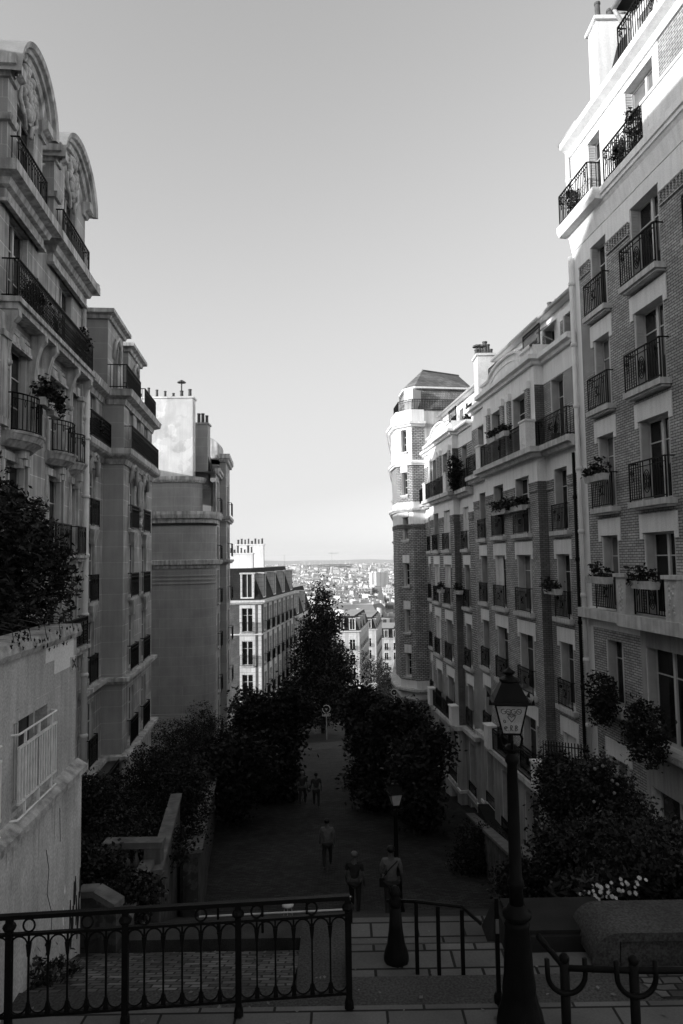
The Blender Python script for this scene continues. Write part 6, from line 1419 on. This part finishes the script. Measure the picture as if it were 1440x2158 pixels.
M['city_w1'] = citymat('town wall pale', .62, .10); M['city_w2'] = citymat('town wall cream', .5, .12, 2.8, 3, 1.0); M['city_w3'] = citymat('town wall grey', .33, .07, 4, 3.3, .8)
rc = random.Random(99); cand = []
D = 300.0
while D < 7000:
    wdt = D*.5; n = int(max(4, wdt/ (26+D*.004)))
    for i in range(n):
        u = -.25+.5*(i+rc.random())/n; cand.append((u*D, D*(1+rc.uniform(-.02, .02)), rc.uniform(10, 26), rc.uniform(9, 22), rc.choice([9, 12, 15, 18, 18, 21, 21, 24] if D < 2500 else [8, 12, 15, 20, 30]) , rc.random()))
    D *= 1.022 if D < 1500 else 1.03
def skip(x, y): return y < 330 and not (-.02 < x/y < .2)
cand = [c for c in cand if not skip(c[0], c[1])]
vis = [c for c in cand if -.14 < c[0]/c[1] < .11]; vis.sort(key=lambda c: c[1]); near = vis[:270]; nearset = set(id(c) for c in near)
def citybox(mb, x, y, w_, d_, h, g, rot, kind, loc=True):
    Tm = Matrix.Translation((x, y, g)) @ Matrix.Rotation(rot, 4, 'Z')
    mb.box(-w_/2, w_/2, -d_/2, d_/2, -6, h, 0, Tm)
    if kind < .55:
        q = [(-w_/2-.2, -d_/2-.2), (w_/2+.2, -d_/2-.2), (w_/2+.2, d_/2+.2), (-w_/2-.2, d_/2+.2)]; s = min(2.2, w_*.3); r_ = [(-w_/2+s, -d_/2+s), (w_/2-s, -d_/2+s), (w_/2-s, d_/2-s), (-w_/2+s, d_/2-s)]
        b0 = len(mb.v); mb.frustum(q, h+.02, r_, h+3.0, 1, 2)
        for i in range(b0, len(mb.v)): mb.v[i] = tuple(Tm @ Vector(mb.v[i]))
    else:
        mb.box(-w_*.2, w_*.1, -d_*.2, d_*.2, h+.01, h+2.5, 0, Tm)
    for k in range(3 if kind < .8 else 1):
        xx = -w_*.4+w_*.4*k; mb.box(xx-.4, xx+.4, -d_*.3, d_*.3, h+.5, h+4.3, 2, Tm)
labs = ['pale sunlit block in the dense town below the horizon', 'cream town building with dark roof in the plain below', 'grey flat town building in the plain below']
for x, y, w_, d_, h, k in near:
    mb = MB(); citybox(mb, 0, 0, w_, d_, h, 0, 0, k); wm = ['city_w1', 'city_w2', 'city_w3'][min(2, int(k*3.6) % 3)]
    o = place('town_building', mb.mesh('town_building', [wm, 'city_c', 'city_a']), None, Matrix.Translation((x, y, gz(y))) @ Matrix.Rotation((k-.5)*1.1, 4, 'Z'))
    tone = {'city_w1': 'pale', 'city_w2': 'cream', 'city_w3': 'grey'}[wm]; shape = 'dark-roofed' if k < .55 else 'flat-topped'; size = 'tall' if h > 18 else 'low' if h < 13 else 'mid-height'
    far = 'nearest rows' if y < 520 else 'near rows' if y < 700 else 'middle rows' if y < 950 else 'farther rows'; u = x/y; side = 'far left' if u < -.075 else 'left of the spire tree' if u < -.045 else 'behind the spire tree' if u < 0 else 'right of the spire tree' if u < .045 else 'near the corner tower'
    tag(o, '%s %s %s block, %s of town, %s' % (size, tone, shape, far, side), 'building', 'town blocks below the horizon')
mb = MB()
for c in cand:
    if id(c) in nearset: continue
    x, y, w_, d_, h, k = c; citybox(mb, x, y, w_*1.3, d_, h, gz(y), (k-.5)*1.2, k)
tag(place('distant_town', mb.mesh('distant_town', ['city_w1', 'city_c', 'city_a'])), 'mass of small pale buildings reaching to the horizon', 'town', kind='stuff')
# tree masses of the plain
mb = MB(); rt_ = random.Random(61)
for i in range(1500):
    y = 420*math.exp(rt_.random()*2.9); x = y*rt_.uniform(-.25, .25); s = rt_.uniform(4, 9)*(1 if y < 1500 else 1.6); b0 = len(mb.v)
    mb.lathe([(s*.5, 0), (s*rt_.uniform(.8, 1.1), s*.4), (s*.8, s*.9), (s*.35, s*1.3)], 7, (x, y, gz(y)-1), 0, mod=lambda k_, i_: rt_.uniform(.75, 1.2))
tag(place('distant_woods', mb.mesh('distant_woods', ['city_tree'])), 'dark clumps of trees scattered through the town', 'trees', kind='stuff')
def tower_block(px, D, wpx, pytop, label, mat, dpt, rot):
    v = at(px, 1200, D); w_ = wpx/FPX*D; zt = at(px, pytop, D).z; g = gz(D); bb = Bld('tower_block', (v.x, D, g), label)
    Mx = Matrix.Rotation(rot, 4, 'Z'); mb = MB(); mb.box(-w_/2, w_/2, 0, dpt, -5, zt-g); bb.part('wall', mb, [mat], Mx)
    mb = MB(); mb.box(-w_*.15, w_*.2, dpt*.2, dpt*.7, zt-g+.02, zt-g+4); bb.part('lift_house', mb, ['city_a'], Mx)
    mb = MB(); mb.box(-w_/2-.3, w_/2+.3, -.3, dpt+.3, zt-g-.2, zt-g+.6); bb.part('parapet', mb, ['city_a'], Mx)
M['tower_w'] = bricks('tower facade', .12, .3, .68, 2.2, 60, .55, amp=.05, bmp=0, offset=0, streak=0)
tower_block(806, 1150, 26, 1206, 'tall white slab tower with vertical window strips, in the plain', 'tower_w', 14, R(14))
tower_block(788, 1160, 10, 1208, 'blank white end slab joined to the tall white tower', 'city_a', 14, R(14))
tower_block(768, 850, 30, 1240, 'mid-height grey office block with grid windows left of the white tower', 'city_w3', 16, R(-15))
tower_block(818, 800, 22, 1240, 'low white block at the foot of the tall white tower', 'city_w1', 16, 0)
# church
v = at(803, 1262, 520); g = gz(520); bb = Bld('church', (v.x, 520, g), 'small church with pale belfry and pointed slate spire in the lower town'); zt = at(803, 1272, 520).z-g
mb = MB(); mb.box(-3.2, 3.2, 0, 6.4, -3, zt); bb.part('belfry', mb, ['city_a'], Matrix.Identity(4)); mb = MB(); mb.frustum([(-3.2, 0), (3.2, 0), (3.2, 6.4), (-3.2, 6.4)], zt+.02, [(-.1, 3.1), (.1, 3.1), (.1, 3.3), (-.1, 3.3)], zt+13); bb.part('spire', mb, ['city_c'], Matrix.Identity(4))
for x in (-1.3, 1.3): mb = MB(); mb.box(x-.6, x+.6, -.08, -.01, zt-6, zt-1.5); bb.part('window', mb, ['pane'], Matrix.Identity(4))
mb = MB(); mb.box(-5, 5, 6.5, 26, -3, zt*.55); mb.face([(-5.3, 6.45, zt*.55), (5.3, 6.45, zt*.55), (0, 6.45, zt*.55+5)]); mb.quad((-5.3, 6.45, zt*.55), (0, 6.45, zt*.55+5), (0, 26, zt*.55+5), (-5.3, 26, zt*.55)); mb.quad((0, 6.45, zt*.55+5), (5.3, 6.45, zt*.55), (5.3, 26, zt*.55), (0, 26, zt*.55+5)); bb.part('nave', mb, ['city_a'], Matrix.Identity(4))
# stadium
v = at(690, 1199, 4300); t = empty('stadium', (v.x, 4300, -72), 'long flat stadium roof ring on masts, far away near the horizon', 'stadium')
mb = MB(); n = 48
for i in range(n):
    a0, a1 = 2*math.pi*i/n, 2*math.pi*(i+1)/n; f = lambda a, k, z: (165*k*math.cos(a), 135*k*math.sin(a), z)
    mb.quad(f(a0, 1, 40), f(a1, 1, 40), f(a1, .6, 34), f(a0, .6, 34)); mb.quad(f(a0, 1, 36), f(a1, 1, 36), f(a1, 1, 40), f(a0, 1, 40)); mb.quad(f(a0, .8, 0), f(a1, .8, 0), f(a1, .93, 30), f(a0, .93, 30))
place('roof', mb.mesh('roof', ['city_c']), t)
for i in range(18): a = 2*math.pi*i/18; mb = MB(); mb.tube([(150*math.cos(a), 122*math.sin(a), 0), (150*math.cos(a), 122*math.sin(a), 62)], [1.6, .5], 5); place('mast', mb.mesh('mast', ['city_a']), t)
# cranes / pylons
for px, D, zt, lab in ((600, 1500, 12, 'thin lattice mast rising from the town, left part of the view'), (633, 900, -5, 'thin antenna mast above the white-roofed building'), (700, 2600, 30, 'distant tower crane silhouetted near the horizon')):
    v = at(px, 1200, D); g = gz(D); t = empty('mast', (v.x, D, g), lab, 'mast'); mb = MB(); H = zt-g; w_ = .5 if D < 1200 else 1
    for sx in (-1, 1): mb.box(sx*w_-.12, sx*w_+.12, -.12, .12, 0, H)
    k = 0
    while k < H-3: mb.tube([(-w_, 0, k), (w_, 0, k+3)], .12, 3); k += 3
    place('lattice', mb.mesh('lattice', ['city_c']), t)
    if 'crane' in lab: mb = MB(); mb.box(-12, 26, -.6, .6, H-8, H-6.5); place('jib', mb.mesh('jib', ['city_c']), t)

# ================================================================== HAZE
mh = bpy.data.materials.new('haze air'); mh.use_nodes = True; th_ = mh.node_tree; th_.nodes.clear()
ov = th_.nodes.new('ShaderNodeOutputMaterial'); pv = th_.nodes.new('ShaderNodeVolumePrincipled'); pv.inputs['Color'].default_value = (1, 1, 1, 1); pv.inputs['Density'].default_value = 0.00006; pv.inputs['Anisotropy'].default_value = 0.0
th_.links.new(pv.outputs[0], ov.inputs['Volume']); M['haze'] = mh
mb = MB(); mb.box(-11800, 11800, -80, 12800, -80, 60); tag(place('haze', mb.mesh('haze', ['haze'])), 'pale air between the viewpoint and the horizon', 'haze', kind='stuff')

# litter and fallen leaves on the landings
mb = MB(); rl = random.Random(17)
for i in range(260):
    x = rl.uniform(-4.2, 4.5); y = rl.uniform(6.6, 9.6); z = -4.496 if y < 7.2 else (-4.49 if y < 7.5 else (-4.53-.351*(y-7.52)+.004 if x < -.65 else (-4.75 if 7.95 < y < 8.75 else -4.97)))
    if 7.5 < y < 7.95 or 8.75 < y < 9.02: continue
    a = rl.random()*6.3; r = rl.uniform(.006, .022); mb.face([(x+math.cos(a+k*1.57)*r*(1.6 if k % 2 else 1), y+math.sin(a+k*1.57)*r*(1.6 if k % 2 else 1), z+rl.uniform(.001, .012)) for k in range(4)])
tag(place('fallen_leaves', mb.mesh('fallen_leaves', ['stone_garden'])), 'dry leaves and litter scattered over the landings', 'leaves', kind='stuff')
